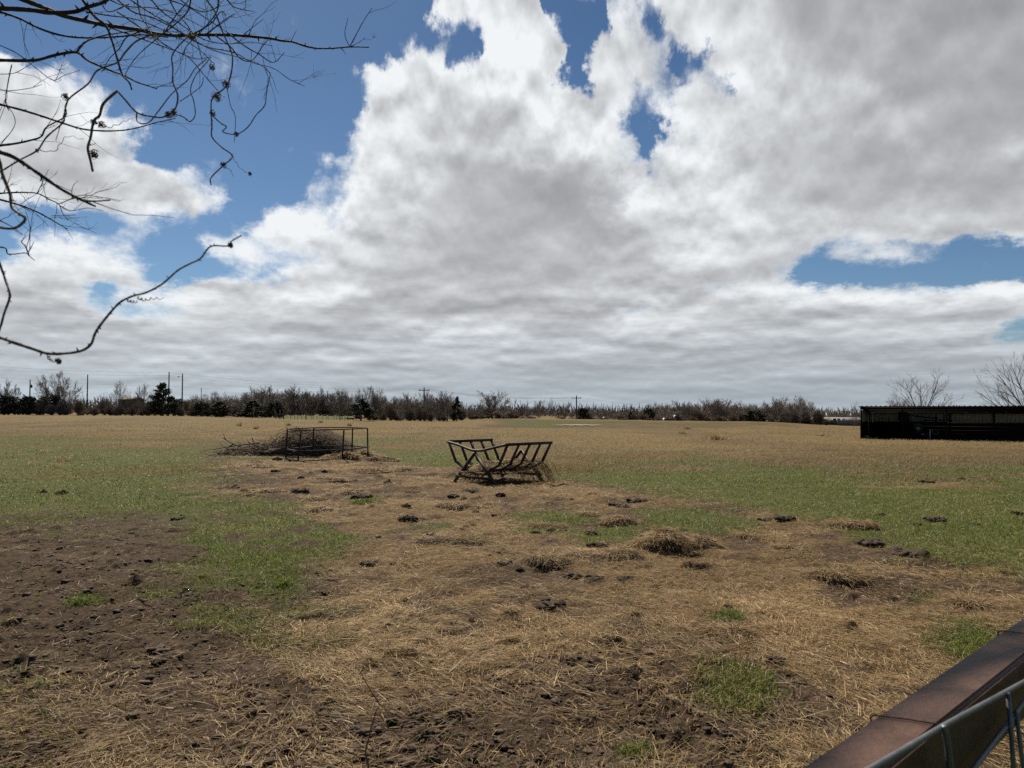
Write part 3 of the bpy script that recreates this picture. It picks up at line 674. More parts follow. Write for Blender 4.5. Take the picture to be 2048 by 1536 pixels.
tuft(1435, 880, 240, .75, 62, 'tall', 'dry_weed', 'tall dry seeding weed clump in the far field right of the feeder', 'weed', None, (.4, 1))
for (px, py, wd_) in ((1365, 868, 30), (1645, 872, 40), (1375, 858, 20), (512, 858, 14), (577, 850, 10), (480, 852, 16), (640, 846, 14), (700, 852, 14), (1730, 874, 20)):
    tuft(px, py, 60, .6, wd_, 'tall', 'dry_weed', 'thin dry weed standing above the tan far field', 'weed', 'dry weeds in the far field', (.35, .9))
for (px, py) in ((25, 915), (85, 905), (130, 922), (330, 900), (60, 930), (110, 935)):
    tuft(px, py, 26, .55, 36, 'tall', 'dry_stalks', 'thin dry grass stalks standing in the green grass at left', 'weed', 'dry stalks at the left of the paddock', (.6, 1))

# ------------------------------------------------------------------ leafless sapling in the foreground
sp = at(742, 1560, 3.05)
sap = empty('sapling', (sp.x, sp.y, gz(sp.x, sp.y)), 'thin leafless sapling with bent dark twigs at the bottom edge', 'sapling')
def rel(px, py, D): return at(px, py, D) - sap.location
b = MB(); b.tube([Vector((0, 0, -.02)), rel(737, 1536, 3.05), rel(731, 1505, 3.03), rel(738, 1475, 3.0), rel(743, 1452, 2.98)], [.006, .005, .0042, .0035, .002], 6, 3); b.build('stem', M['vine'], sap)
for P in ([(731, 1505, 3.03), (731, 1484, 3.05), (700, 1462, 3.1), (664, 1432, 3.15), (625, 1385, 3.2), (594, 1347, 3.25)], [(743, 1452, 2.98), (760, 1410, 2.95), (790, 1440, 3.0)], [(760, 1410, 2.95), (735, 1370, 2.95), (714, 1332, 2.95)], [(664, 1432, 3.15), (700, 1440, 3.1), (724, 1465, 3.1)], [(743, 1452, 2.98), (752, 1436, 2.95)]):
    b = MB(); b.tube([rel(*p) for p in P], np.linspace(.003, .001, len(P)), 5, 3); b.build('twig', M['vine'], sap)

# ------------------------------------------------------------------ rusty rail beside the camera and the wire panel tied to it
def top_hit(px, py, z=1.1): r = ray(px, py); s = (z - EYE) / r[2]; return Vector((r[0] * s, r[1] * s, 0))
E = top_hit(1590, 1536); rd = (top_hit(2048, 1230) - E).normalized(); rn = Vector((rd.y, -rd.x, 0))
M['rail'] = noisy('rusted_rail', (.034, .015, .010), (.12, .058, .040), 5, .55, .5, 70, .15, spec=.35, mid=(.068, .034, .023), detail=10, dist=.004)
rail = empty('rusty_rail_fence', (E + rd * .4)[:], 'rusty brown square steel rail running close past the camera', 'fence')
o0 = rail.location.copy()
b = MB()
def rp(t, n, z): return E + rd * t + rn * n + Vector((0, 0, z)) - o0
b2 = []
import bmesh
bm = bmesh.new(); c8 = [rp(t, n, z) for t in (-2.2, 3.6) for (n, z) in ((0, .95), (.1, .95), (.1, 1.1), (0, 1.1))]
vs = [bm.verts.new(v) for v in c8]
for f in ((0, 1, 2, 3), (7, 6, 5, 4), (0, 4, 5, 1), (1, 5, 6, 2), (2, 6, 7, 3), (3, 7, 4, 0)): bm.faces.new([vs[k] for k in f])
bmesh.ops.recalc_face_normals(bm, faces=bm.faces)
bmesh.ops.bevel(bm, geom=[e for e in bm.edges if e.calc_length() > 1], offset=.009, segments=3, affect='EDGES')
me = bpy.data.meshes.new('rail'); bm.to_mesh(me); bm.free(); me.materials.append(M['rail']); ro = bpy.data.objects.new('rail', me); COL.objects.link(ro); ro.parent = rail
for t in (-2.1, 3.5):
    b = MB(); b.box(rp(t, .05, .44), (.09, .09, 1.02), Matrix.Rotation(math.atan2(rd.y, rd.x), 3, 'Z')); b.build('post', M['rail'], rail)
def on_plane(px, py, off=.125):
    r = Vector(ray(px, py)); o = Vector((0, 0, EYE)); q = ((E - o).dot(rn) + off) / r.dot(rn); return o + r * q
panel = empty('wire_mesh_fence', (E + rd * .4 + rn * .125)[:], 'bent grey galvanised wire panel hanging from the near side of the rusty rail', 'wire panel')
po = panel.location
def tube_part(name, P, r, mat, par, n=8, sm=4):
    b = MB(); b.tube([Vector(p) - par.location for p in P], r, n, sm); return b.build(name, mat, par, True)
a0, a1, am = on_plane(1745, 1536), on_plane(2048, 1364), on_plane(1893, 1449)
tube_part('top_wire', [a0 + (a0 - a1) * 1.2, a0, am, a1, a1 + (a1 - a0) * 1.0, a1 + (a1 - a0) * 2.5], .0052, M['galv'], panel)
d0, d1 = on_plane(1949, 1536), on_plane(2048, 1405)
tube_part('brace_wire', [d0 + (d0 - d1) * 1.5, d0, d1, d1 + (d1 - d0) * 1.0], .005, M['galv'], panel)
def drop(px, py, px2, py2, r=.0045):
    p, q = on_plane(px, py, .131), on_plane(px2, py2, .131); tube_part('upright_wire', [p, q, q + (q - p) * 3.0], r, M['galv'], panel, 8, 0)
drop(2016, 1386, 2025, 1500); drop(2033, 1425, 2046, 1536); drop(2022, 1440, 2026, 1536)
for k in range(1, 12):
    t = 1.75 + .16 * k; p = E + rd * t + rn * .131 + Vector((0, 0, 1.05)); tube_part('upright_wire', [p, p - Vector((0, 0, 1.0))], .0045, M['galv'], panel, 6, 0)
p = on_plane(1888, 1452, .131); q = on_plane(1901, 1536, .131); tube_part('flat_tie', [p, p.lerp(q, .5) + rd * .004, q, q + (q - p) * 2], .006, M['galv'], panel)
for (pa, pb) in (((1738, 1427), (1896, 1455)), ((1985, 1258), (2056, 1266))):
    def top_pt(px, py): r = Vector(ray(px, py)); s = (1.1035 - EYE) / r.z; return Vector((0, 0, EYE)) + r * s
    A_, B_ = top_pt(*pa), top_pt(*pb); nA = (A_ - E).dot(rn); nB = (B_ - E).dot(rn)
    A_ = A_ - rn * nA; B_ = B_ + rn * (.1 - nB)
    tube_part('binding_wire', [A_ - rn * .003 - Vector((0, 0, .12)), A_ - rn * .003 - Vector((0, 0, .006)), A_ + rn * .004, A_.lerp(B_, .5) + rd * .004, B_ - rn * .004, B_ + rn * .003 - Vector((0, 0, .006)), B_ + rn * .022 - Vector((0, 0, .03)), B_ + rn * .022 - Vector((0, 0, .1))], .0017, M['rail'], panel, 6, 0)

# ------------------------------------------------------------------ bare tree and vines hanging in from the left
K = 800 / 2048
def cpts(s, off=(0, 0), k=K): return [(a * k + off[0], b_ * k + off[1]) for a, b_ in s]
TX, TY = -3.9, 2.6
tree0 = empty('overhanging_tree', (TX, TY, gz(TX, TY) if TY > 2.6 else 0), 'bare dark tree whose knotty branches hang into the sky from the upper left', 'tree')
def strand(P, D0, D1, r0, r1, parent, mat, name, root=None, knots=True, seed=0):
    """one traced branch: own distance (D0 at its start, D1 at its tip), real thickness, knots and spurs"""
    rng = random.Random(int(P[0][0] * 13 + P[0][1] * 7 + seed)); n = len(P); W = []
    for i, (a, c_) in enumerate(P):
        t = i / max(n - 1, 1); W.append(at(a, c_, D0 + (D1 - D0) * t + rng.uniform(-.02, .02)) - parent.location)
    if root is not None:      # ease from the trunk into the traced part
        R_ = Vector(root) - parent.location; d_ = (W[0] - W[1]).normalized() * (R_ - W[0]).length * .45; c_ = W[0] + d_
        ex = [R_ * (1 - t) ** 2 + c_ * 2 * t * (1 - t) + W[0] * t * t for t in (0, .22, .42, .6, .76, .9)]
        W = ex + W; rad_ = list(np.linspace(r0 * 2.0, r0 * 1.05, 6)) + list(np.linspace(r0, r1, n))
    else: rad_ = list(np.linspace(r0, r1, n))
    b = MB(); C = catmull([tuple(w) for w in W], 5); R = np.interp(np.linspace(0, 1, len(C)), np.linspace(0, 1, len(W)), rad_)
    R = R * np.array([1 + .12 * rng.uniform(-1, 1) for _ in R])
    b.tube([Vector(c) for c in C], R, 7)
    if knots:
        for i in range(30 if root is not None else 1, len(C) - 1):
            if rng.random() < .3:
                d = Vector((rng.uniform(-1, 1), rng.uniform(-.6, .6), rng.uniform(-1, 1))).normalized(); p = Vector(C[i])
                b.tube([p, p + d * R[i] * 1.6, p + d * R[i] * rng.uniform(2.6, 4.2)], [R[i] * .75, R[i] * .55, R[i] * .12], 5)
    o = b.build(name, mat, parent, True); return o, C, R
def twigs(C, R, parent, D, n, seed, mat, lmin, lmax, name='twig', r=.0022):
    rng = random.Random(seed); b = MB()
    for k in range(n):
        i = rng.randrange(len(C) // 6, len(C) - 1); p = Vector(C[i]); t = Vector(C[i + 1]) - p; t.normalize()
        d = (t + Vector((rng.uniform(-1, 1), rng.uniform(-.5, .5), rng.uniform(-1, 1))) * .9).normalized(); l = rng.uniform(lmin, lmax); P = [p]
        for q in range(4):
            d = (d + Vector((rng.uniform(-1, 1), rng.uniform(-1, 1), rng.uniform(-.8, 1.0))) * .28).normalized(); P.append(P[-1] + d * l / 4)
        b.tube(P, np.linspace(r, r * .4, 5), 4)
        for q in range(rng.randint(0, 3)):
            p2 = P[rng.randint(1, 3)]; d2 = (d + Vector((rng.uniform(-1, 1), rng.uniform(-1, 1), rng.uniform(-1, 1)))).normalized(); b.tube([p2, p2 + d2 * l * .2, p2 + d2 * l * .3 + Vector((0, 0, .01))], [r * .6, r * .45, r * .25], 3)
    return b.build(name, mat, parent)
TB = MB(); TB.tube([(0, 0, -.1), (.03, .02, .7), (-.04, .05, 1.7), (.05, .05, 2.7), (.15, .1, 3.6), (.1, .2, 4.6), (.3, .3, 5.6), (.35, .3, 6.6)], [.17, .14, .125, .11, .095, .075, .05, .02], 12, 4)
TB.build('trunk', M['bark'], tree0, True)
def root(z): return (TX + .05, TY + .05, z)
BR = [  # traced branches: points, depth start/end, radius start/end, root height, twig count
    ([(-60, 42), (0, 42), (150, 50), (270, 65), (390, 58), (450, 35), (520, 15), (580, -20)], 2.5, 2.5, .0095, .005, 3.0, 4),
    ([(-80, -90), (100, -10), (200, 30), (330, 82), (430, 105), (520, 125), (620, 140), (720, 155), (800, 172), (900, 182), (1000, 178), (1100, 178), (1200, 180), (1280, 186), (1380, 196), (1440, 208), (1500, 215), (1560, 235), (1620, 247), (1700, 247), (1790, 240), (1890, 242)], 3.4, 3.4, .0125, .0028, 3.6, 6),
    ([(-60, 40), (0, 60), (100, 95), (200, 145), (300, 178), (400, 192), (500, 193), (600, 188), (720, 178), (860, 190)], 3.2, 3.3, .006, .003, 3.4, 8),
    ([(-60, 305), (0, 308), (130, 310), (200, 305), (290, 280), (390, 268), (450, 310), (540, 350), (640, 390), (700, 420), (760, 440), (805, 456)], 2.8, 2.9, .0075, .002, 2.9, 10),
    ([(390, 268), (430, 220), (470, 200), (530, 182), (640, 165), (760, 150)], 2.85, 3.0, .0042, .002, None, 5),
    ([(410, -20), (480, 80), (540, 130), (570, 200), (600, 300), (625, 380), (660, 420), (675, 460)], 2.8, 2.7, .0055, .003, None, 3),
    ([(-60, 520), (0, 535), (100, 560), (200, 590), (320, 630), (420, 660), (520, 670), (620, 668), (700, 655), (790, 630), (900, 605)], 3.0, 3.1, .006, .0018, 2.7, 8),
    ([(-60, 750), (0, 745), (80, 735), (150, 720), (210, 700), (240, 650), (330, 600), (340, 560)], 2.9, 2.9, .0055, .002, 2.4, 6),
    ([(-50, 765), (0, 780), (60, 800), (120, 835), (200, 890), (300, 960), (380, 1005), (430, 1030), (490, 1057)], 1.7, 1.75, .0058, .0025, 2.3, 3),
    ([(380, 1005), (430, 1025), (480, 1030), (565, 1025)], 1.74, 1.75, .003, .0016, None, 2),
    ([(-50, 992), (0, 990), (100, 985), (190, 990), (250, 1020), (300, 1045), (320, 1090), (350, 1130)], 3.0, 3.1, .0042, .0012, 2.2, 12),
    ([(-50, 1010), (0, 1022), (100, 1050), (200, 1090), (280, 1135), (345, 1172)], 2.9, 3.0, .0048, .0018, 2.1, 8),
    ([(300, 1045), (370, 1018), (430, 1010), (525, 975)], 3.05, 3.1, .002, .0009, None, 3), ([(310, 1055), (360, 1080), (450, 1065), (530, 1080)], 3.05, 3.1, .002, .0009, None, 2),
    ([(190, 990), (215, 940), (225, 915), (250, 865)], 3.0, 3.0, .002, .0008, None, 2), ([(370, 1018), (368, 980), (375, 950), (400, 925)], 3.05, 3.05, .0018, .0008, None, 1), ([(265, 1105), (330, 1105), (390, 1100)], 3.0, 3.0, .0018, .0008, None, 1),
    ([(-30, 1125), (0, 1130), (60, 1160), (115, 1200)], 2.6, 2.6, .003, .001, 2.0, 3),
    ([(-30, 1262), (0, 1265), (30, 1272), (40, 1300), (80, 1300), (130, 1295), (150, 1310), (178, 1335)], 2.3, 2.3, .0026, .0011, 1.9, 0), ([(150, 1312), (130, 1262), (110, 1240), (118, 1225), (132, 1208)], 2.3, 2.3, .0022, .0009, None, 2), ([(140, 1300), (160, 1265), (172, 1240)], 2.3, 2.3, .0017, .0008, None, 1),
    ([(-30, 455), (0, 460), (45, 465), (150, 452), (215, 432)], 3.0, 3.0, .0022, .001, 2.8, 4), ([(60, 330), (40, 430), (30, 520), (70, 590), (72, 650), (0, 745)], 2.9, 2.9, .0022, .0012, None, 6), ([(0, 380), (70, 375), (130, 345), (200, 300)], 3.0, 3.0, .0018, .0009, None, 3), ([(0, 232), (90, 275), (180, 345), (270, 410), (330, 385), (410, 360)], 3.1, 3.1, .0022, .001, None, 4),
    ([(1790, 240), (1768, 190), (1768, 150), (1782, 90)], 3.4, 3.4, .0021, .0011, None, 0), ([(1790, 240), (1830, 165), (1860, 110), (1905, 40)], 3.4, 3.4, .0025, .0012, None, 1), ([(1790, 240), (1840, 215), (1872, 190)], 3.4, 3.4, .0018, .0009, None, 1), ([(1745, 247), (1760, 262), (1772, 280)], 3.4, 3.4, .002, .001, None, 0), ([(1490, 213), (1500, 190), (1520, 152)], 3.4, 3.4, .0021, .001, None, 0), ([(1270, 186), (1290, 140), (1312, 95)], 3.4, 3.4, .002, .001, None, 1), ([(1240, 182), (1300, 135), (1350, 97)], 3.4, 3.4, .002, .001, None, 1),
]
# the tangle of finer shoots round the main limb
TG = [[(580, -20), (680, 60), (780, 90), (900, 150), (1000, 210), (1100, 260), (1250, 300), (1330, 330), (1385, 375)], [(640, -20), (760, 60), (860, 120), (960, 190), (1060, 240), (1200, 270), (1290, 320), (1400, 350), (1480, 405), (1560, 442)], [(700, -20), (720, 80), (760, 140), (790, 200), (840, 250)],
      [(760, -20), (830, 60), (920, 120), (1040, 200), (1160, 225), (1280, 215), (1395, 235)], [(860, -20), (900, 60), (960, 130), (1010, 220), (1040, 330)], [(980, -20), (960, 60), (890, 130), (800, 200), (700, 290), (640, 380)], [(1120, -20), (1110, 60), (1040, 150), (960, 230), (930, 290)], [(520, -20), (640, 30), (780, 40), (900, 70), (1060, 150)],
      [(800, -20), (950, 30), (1080, 110), (1200, 190)], [(660, 20), (560, 60), (510, 10)], [(440, 60), (560, 80), (700, 100), (850, 160), (1000, 240), (1100, 330)], [(600, 60), (760, 170), (880, 250), (1000, 300), (1080, 290)], [(560, 140), (700, 190), (840, 240), (960, 290), (1050, 390), (1120, 470), (1150, 500)], [(900, -20), (980, 40), (1050, 60), (1120, 30), (1130, -20)],
      [(1150, -20), (1190, 30), (1250, 50), (1300, 58)], [(1050, 180), (1140, 110), (1200, 70)], [(980, 180), (1080, 120), (1130, 60), (1160, 80)], [(840, 170), (900, 80), (950, 20), (980, -20)], [(1100, 180), (1180, 240), (1230, 300), (1290, 310), (1345, 235), (1360, 205)], [(720, 160), (650, 190), (610, 250), (560, 300), (520, 370)], [(1180, 180), (1260, 240), (1330, 280), (1400, 320), (1455, 270)]]
for i, P in enumerate(TG): BR.append((P, 3.1 + .5 * ((i * 7) % 5) / 5, 3.1 + .5 * ((i * 3) % 5) / 5, .0034, .0014, None, 7))
for i, (P, D0, D1, r0, r1, rz_, nt_) in enumerate(BR):
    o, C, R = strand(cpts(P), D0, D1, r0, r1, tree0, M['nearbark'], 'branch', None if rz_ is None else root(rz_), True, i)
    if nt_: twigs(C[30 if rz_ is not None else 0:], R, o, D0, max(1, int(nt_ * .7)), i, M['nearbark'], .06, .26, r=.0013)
# limbs of the same tree above the frame; two reach forward and their shade falls on the rail
rng = random.Random(12)
def over(P):
    for p in P:
        yy = p.y + TY; p.z = max(p.z, 2.05 + .62 * max(yy, 0)) if p.x + TX > -.8 * max(yy, .1) - .4 else p.z
    return P
for k in range(9):
    z0 = 4.0 + k * .28; a = rng.uniform(-.9, 1.2); P = [Vector((.1, .15, z0))]; d = Vector((math.cos(a), math.sin(a) * .9 - .25, .55)).normalized()
    for q in range(9):
        d = (d + Vector((rng.uniform(-.3, .4), rng.uniform(-.35, .3), rng.uniform(-.2, .15)))).normalized(); P.append(P[-1] + d * .55)
    over(P)
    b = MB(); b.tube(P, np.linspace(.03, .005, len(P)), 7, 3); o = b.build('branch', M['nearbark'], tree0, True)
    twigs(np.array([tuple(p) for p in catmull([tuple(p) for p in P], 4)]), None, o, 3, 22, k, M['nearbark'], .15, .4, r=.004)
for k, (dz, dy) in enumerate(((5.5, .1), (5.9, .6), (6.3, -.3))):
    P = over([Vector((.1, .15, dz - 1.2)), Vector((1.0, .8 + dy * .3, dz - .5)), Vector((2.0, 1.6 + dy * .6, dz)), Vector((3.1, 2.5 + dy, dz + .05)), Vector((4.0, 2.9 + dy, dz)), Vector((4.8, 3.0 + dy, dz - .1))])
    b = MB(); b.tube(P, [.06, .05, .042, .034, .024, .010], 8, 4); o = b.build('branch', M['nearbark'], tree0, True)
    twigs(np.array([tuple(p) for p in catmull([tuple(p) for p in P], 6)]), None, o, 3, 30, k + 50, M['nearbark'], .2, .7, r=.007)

def vine(label, strands, tend, balls, base, D, group='vines hanging from the bare tree'):
    v = empty('hanging_vine', base, label, 'vine', group)
    first = None
    for i, (P, r0, r1) in enumerate(strands):
        strand(P, D, D, r0, r1, v, M['vine'], 'stem', None, True, 100 + i)
    for i, P in enumerate(tend):
        rng = random.Random(i + 5); b = MB(); pts = []
        W = [at(a, c, D) - v.location for a, c in P]; C = catmull([tuple(w) for w in W], 10)
        for q, c in enumerate(C): pts.append(Vector(c) + Vector((math.cos(q * 1.1) * .0018, math.sin(q * 1.3) * .002, math.sin(q * 1.1) * .0022)))
        b.tube(pts, np.linspace(.0013, .0006, len(pts)), 4, 2); b.build('tendril', M['vine'], v)
    for (a, c, rpx) in balls:
        rng = random.Random(int(a + c)); b = MB(); ctr = at(a, c, D) - v.location; rr__ = rpx / F * D
        Vl, Fl = lump(np.random.default_rng(int(a)), 2, .9, .5, 3); b.add(Vl * rr__ * .6 + np.array(ctr), Fl)
        for q in range(9):
            d = Vector((rng.uniform(-1, 1), rng.uniform(-1, 1), rng.uniform(-1, 1))).normalized(); u_ = d.orthogonal().normalized(); w_ = d.cross(u_)
            b.tube([ctr + (u_ * math.cos(t) + w_ * math.sin(t)) * rr__ * rng.uniform(.6, 1.3) + d * rr__ * .2 * t for t in np.linspace(0, 5, 8)], .0010, 3)
        b.build('tendril_knot', M['vine'], v)
c2 = lambda s: [(a * 520 / 2048, 400 + b_ * 520 / 2048) for a, b_ in s]
vine('long bare vine stem curving low across the left sky, the lowest one', [(c2([(-120, 1040), (5, 1085), (100, 1120), (250, 1170), (380, 1210), (500, 1210), (600, 1198), (670, 1175), (720, 1130), (745, 1060), (780, 1000), (850, 910), (920, 830), (970, 790), (1050, 755), (1160, 725), (1280, 660), (1400, 555), (1500, 500), (1580, 460), (1660, 365), (1790, 362), (1830, 320), (1900, 280)]), .0034, .0014)],
     [c2([(380, 1210), (390, 1250), (420, 1270), (475, 1275)]), c2([(1080, 765), (1130, 785), (1200, 775), (1285, 778)]), c2([(1000, 790), (1040, 800), (1085, 800)])], [(*c2([(460, 1270)])[0], 5), (*c2([(1815, 355)])[0], 4)], tuple(at(-30, 664, 1.45)), 1.45)
vine('short kinked vine stem at the left edge between the long stem and the branches', [(cpts([(-10, 800), (0, 830), (15, 900), (50, 990), (60, 1060), (100, 1095), (130, 1120), (100, 1155), (60, 1170), (0, 1165), (-60, 1150)]), .0032, .0026), ([(-8, 505), (1, 532), (8, 552), (19, 585), (18, 600), (8, 628), (1, 654), (-12, 690)], .0026, .0022)], [], [], tuple(at(-10, 320, 1.5)), 1.5)
vine('pale dangling vine stub ending in a tendril knot, below the tangle at left', [(cpts([(600, 465), (530, 530), (510, 590), (480, 620), (465, 700), (450, 760), (465, 830), (475, 878)]), .0042, .0038), (cpts([(600, 465), (640, 510), (700, 575), (770, 595), (840, 598), (895, 560), (910, 490), (885, 420), (885, 350), (880, 290), (910, 240), (960, 190)]), .003, .0022),
      (cpts([(700, 575), (705, 625), (760, 628), (810, 570), (880, 480), (960, 410), (1000, 350), (1060, 300)]), .0022, .0016)], [cpts([(500, 630), (560, 650), (640, 620), (690, 600)]), cpts([(450, 740), (470, 740), (490, 735)])], [(*cpts([(478, 790)])[0], 8), (*cpts([(480, 625)])[0], 5), (*cpts([(520, 640)])[0], 6), (*cpts([(860, 585)])[0], 6), (*cpts([(890, 578)])[0], 6)], tuple(at(235, 182, 2.3)), 2.3)
vine('slender vine with curled tendrils dropping from the centre of the branch tangle', [(cpts([(1050, -10), (1100, 60), (1130, 140), (1160, 210), (1190, 290), (1180, 390), (1150, 450), (1090, 500), (1080, 560), (1085, 640), (1085, 700), (1130, 750), (1190, 800), (1140, 850), (1080, 910), (1080, 947)]), .0032, .0022), (cpts([(1085, 590), (1130, 630), (1160, 650), (1140, 675), (1210, 687), (1270, 650), (1310, 590), (1355, 540), (1365, 470), (1385, 375)]), .0022, .0018),
      (cpts([(1160, 440), (1180, 540), (1205, 600), (1200, 730)]), .0016, .0011), (cpts([(890, 580), (940, 600), (970, 622), (993, 605), (1000, 570), (990, 510), (975, 460), (1000, 390), (1050, 330), (1080, 290)]), .0022, .0016), (cpts([(920, 520), (980, 480), (1030, 440), (1042, 395)]), .0018, .0014)], [cpts([(1190, 800), (1230, 860), (1280, 890)]), cpts([(1140, 850), (1180, 870), (1195, 905)])],
     [(*cpts([(1110, 495)])[0], 8), (*cpts([(1160, 430)])[0], 7), (*cpts([(980, 190)])[0], 8), (*cpts([(1145, 845)])[0], 5), (*cpts([(1210, 686)])[0], 4), (*cpts([(1090, 580)])[0], 5), (*cpts([(1280, 890)])[0], 3), (*cpts([(1085, 345)])[0], 5)], tuple(at(410, 0, 2.7)), 2.7)
vine('dark thin vine with a round seed knot crossing the branches at the far left', [(cpts([(800, 170), (700, 210), (640, 270), (600, 320), (500, 360), (450, 430), (350, 510), (330, 590), (320, 630), (240, 700), (190, 770), (100, 820), (0, 880), (-40, 900)]), .0026, .0024), (cpts([(350, 510), (310, 640), (285, 720)]), .0014, .001)], [cpts([(190, 770), (280, 770), (340, 700), (430, 715)])], [(*cpts([(335, 495)])[0], 6), (*cpts([(190, 770)])[0], 3)], tuple(at(312, 66, 2.2)), 2.2)

# ------------------------------------------------------------------ open-fronted shed
SA = Vector((25.5, 52, 0)); sf = Vector((.83, -.56, 0)).normalized(); sm = Vector((.56, .83, 0)).normalized()
SA.z = gz(SA.x, SA.y)
shed = empty('pole_shed', SA[:], 'long low dark open-fronted metal shed at the right edge of the field', 'shed')
shed.rotation_euler = (0, 0, math.atan2(sf.y, sf.x))
ZT = 1.93 - SA.z; LEN = 13.4; DEP = 4.0; ZB = ZT - .42; ZL = .73 - SA.z
def corr(p0, ux, uz, wid, hgt, pitch=.24, dep=.03, nrm=None, topf=None):
    """ribbed metal sheet as a thin solid: returns (V,F)"""
    n = int(wid / pitch); xs = []
    for k in range(n + 1):
        a = k * pitch; xs += [(a, 0), (a + pitch * .62, 0), (a + pitch * .72, 1), (a + pitch * .90, 1)]
    xs = [(min(a, wid), o) for a, o in xs]
    V, Fc = [], []
    for (a, o) in xs:
        for h in (0, hgt):
            q = Vector(p0) + Vector(ux) * a + Vector(uz) * h; V.append(q + Vector(nrm) * dep * o); V.append(q + Vector(nrm) * (dep * o - .02))
    for k in range(len(xs) - 1):
        i, j = 4 * k, 4 * k + 4
        Fc += [(i, j, j + 2, i + 2), (i + 1, i + 3, j + 3, j + 1)]
        Fc += [(i, i + 1, j + 1, j), (i + 2, j + 2, j + 3, i + 3)]
    return V, Fc
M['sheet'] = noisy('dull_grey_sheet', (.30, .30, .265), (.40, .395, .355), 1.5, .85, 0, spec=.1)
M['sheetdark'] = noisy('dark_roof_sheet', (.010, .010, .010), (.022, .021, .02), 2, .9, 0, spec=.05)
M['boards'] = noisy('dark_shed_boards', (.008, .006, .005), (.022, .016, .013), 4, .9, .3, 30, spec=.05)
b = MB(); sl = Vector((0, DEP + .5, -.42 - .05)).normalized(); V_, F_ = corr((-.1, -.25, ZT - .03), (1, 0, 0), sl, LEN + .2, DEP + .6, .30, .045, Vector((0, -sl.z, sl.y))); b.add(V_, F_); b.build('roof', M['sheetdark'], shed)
b = MB(); V_, F_ = corr((0, DEP, ZL), (1, 0, 0), (0, 0, 1), LEN, ZB - ZL + .04, .24, .03, (0, 1, 0)); b.add(V_, F_); b.build('back_panel', M['sheet'], shed)
b = MB(); V_, F_ = corr((0, .06, ZL), (0, 1, 0), (0, 0, 1), DEP - .08, ZB - ZL + .1, .24, .03, (-1, 0, 0)); b.add(V_, F_); b.build('end_panel', M['sheet'], shed)
b = MB()
for k in range(6):
    z_ = -.45 + k * (ZL + .45) / 6; hh = (ZL + .45) / 6 - .012
    b.box((LEN / 2, DEP - .03 - .012 * (k % 2), z_ + hh / 2), (LEN, .03, hh)); b.box((-.0 + .012 * (k % 2), DEP / 2, z_ + hh / 2), (.03, DEP - .12, hh))
b.box((LEN / 2, DEP + .02, ZL / 2 - .22), (LEN, .02, ZL + .44)); b.box((-.035, DEP / 2, ZL / 2 - .22), (.02, DEP - .1, ZL + .44))
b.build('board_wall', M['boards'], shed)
for k in range(6):
    t = min(.04 + k * 2.67, LEN - .05); b = MB(); b.box((t, .0, ZT / 2 - .35), (.09, .09, ZT + .55)); b.build('front_post', M['black'], shed)
    b = MB(); b.box((t + .03, DEP - .12, ZB / 2 - .3), (.11, .11, ZB + .55)); b.build('back_post', M['black'], shed)
b = MB(); b.box((LEN / 2, .0, ZT - .15), (LEN, .10, .20)); b.build('front_beam', M['black'], shed)
b = MB()
for k in range(4): b.box((LEN / 2, .8 + k, ZT - .14 - .1 * (k + .8)), (LEN, .06, .09))
b.build('purlin', M['black'], shed)
def sl_(px, py, dep):   # photo pixel -> shed-local point at a depth inside
    r = Vector(ray(px, py)); o = Vector((0, 0, EYE)); p0 = SA + sm * dep; q = (p0 - o).dot(sm) / r.dot(sm); w = o + r * q - SA
    return Vector((w.dot(sf), w.dot(sm), w.z))
def world(l): return SA + sf * l[0] + sm * l[1] + Vector((0, 0, l[2]))
# trailer parked inside
tr = empty('farm_trailer', world((4.2, 1.6, -.1))[:], 'dark low farm trailer with a small wheel and fender parked inside the shed', 'trailer'); tr.rotation_euler = shed.rotation_euler
to = Vector((4.2, 1.6, -.1))
def L_(px, py, d): return sl_(px, py, d) - to
b = MB(); p0, p1 = L_(1800, 846, 1.4), L_(1891, 846, 1.4)
b.box(((p0 + p1) / 2 + Vector((0, .7, 0)))[:], (abs(p1.x - p0.x), 1.5, .16)); b.build('deck', M['black'], tr)
b = MB(); b.bar(L_(1822, 831, 1.4), L_(1873, 837, 1.4), .12, .09); b.bar(L_(1846, 841, 1.4), L_(1890, 840, 1.4), .05, .08); b.build('side_beam', M['black'], tr)
b = MB(); q = L_(1805, 834, 1.4); b.box(q[:], (.52, .5, .62)); b.box((q + Vector((0, .06, .34)))[:], (.56, .4, .05)); b.build('front_box', M['black'], tr)
for px in (1872, 1888): b = MB(); b.bar(L_(px, 829, 1.5), L_(px, 846, 1.5), .09); b.build('stake', M['black'], tr)
wc = L_(1837, 857, 1.1); wh = MB(); wh.lathe([(.13, -.08), (.22, -.09), (.25, -.06), (.25, .06), (.22, .09), (.13, .08)], wc, (0, 1, 0), 28)
wheel = wh.build('wheel', M['rubber'], tr); wr = MB(); wr.lathe([(.03, -.10), (.09, -.095), (.12, -.07), (.135, -.10), (.135, .0)], wc, (0, 1, 0), 20); wr.build('rim', M['galv'], wheel)
fn = MB(); A_ = np.linspace(math.radians(15), math.radians(170), 14)
for i in range(13):
    c8 = []
    for yy in (-.12, .12):
        for (aa, r_) in ((A_[i], .30), (A_[i + 1], .30), (A_[i + 1], .325), (A_[i], .325)): c8.append(wc + Vector((math.cos(aa) * r_, yy, math.sin(aa) * r_)))
    fn.hexa([tuple(c) for c in c8])
M['fender'] = noisy('scuffed_fender', (.10, .10, .10), (.17, .17, .17), 10, .5, 0); fn.build('fender', M['fender'], tr)
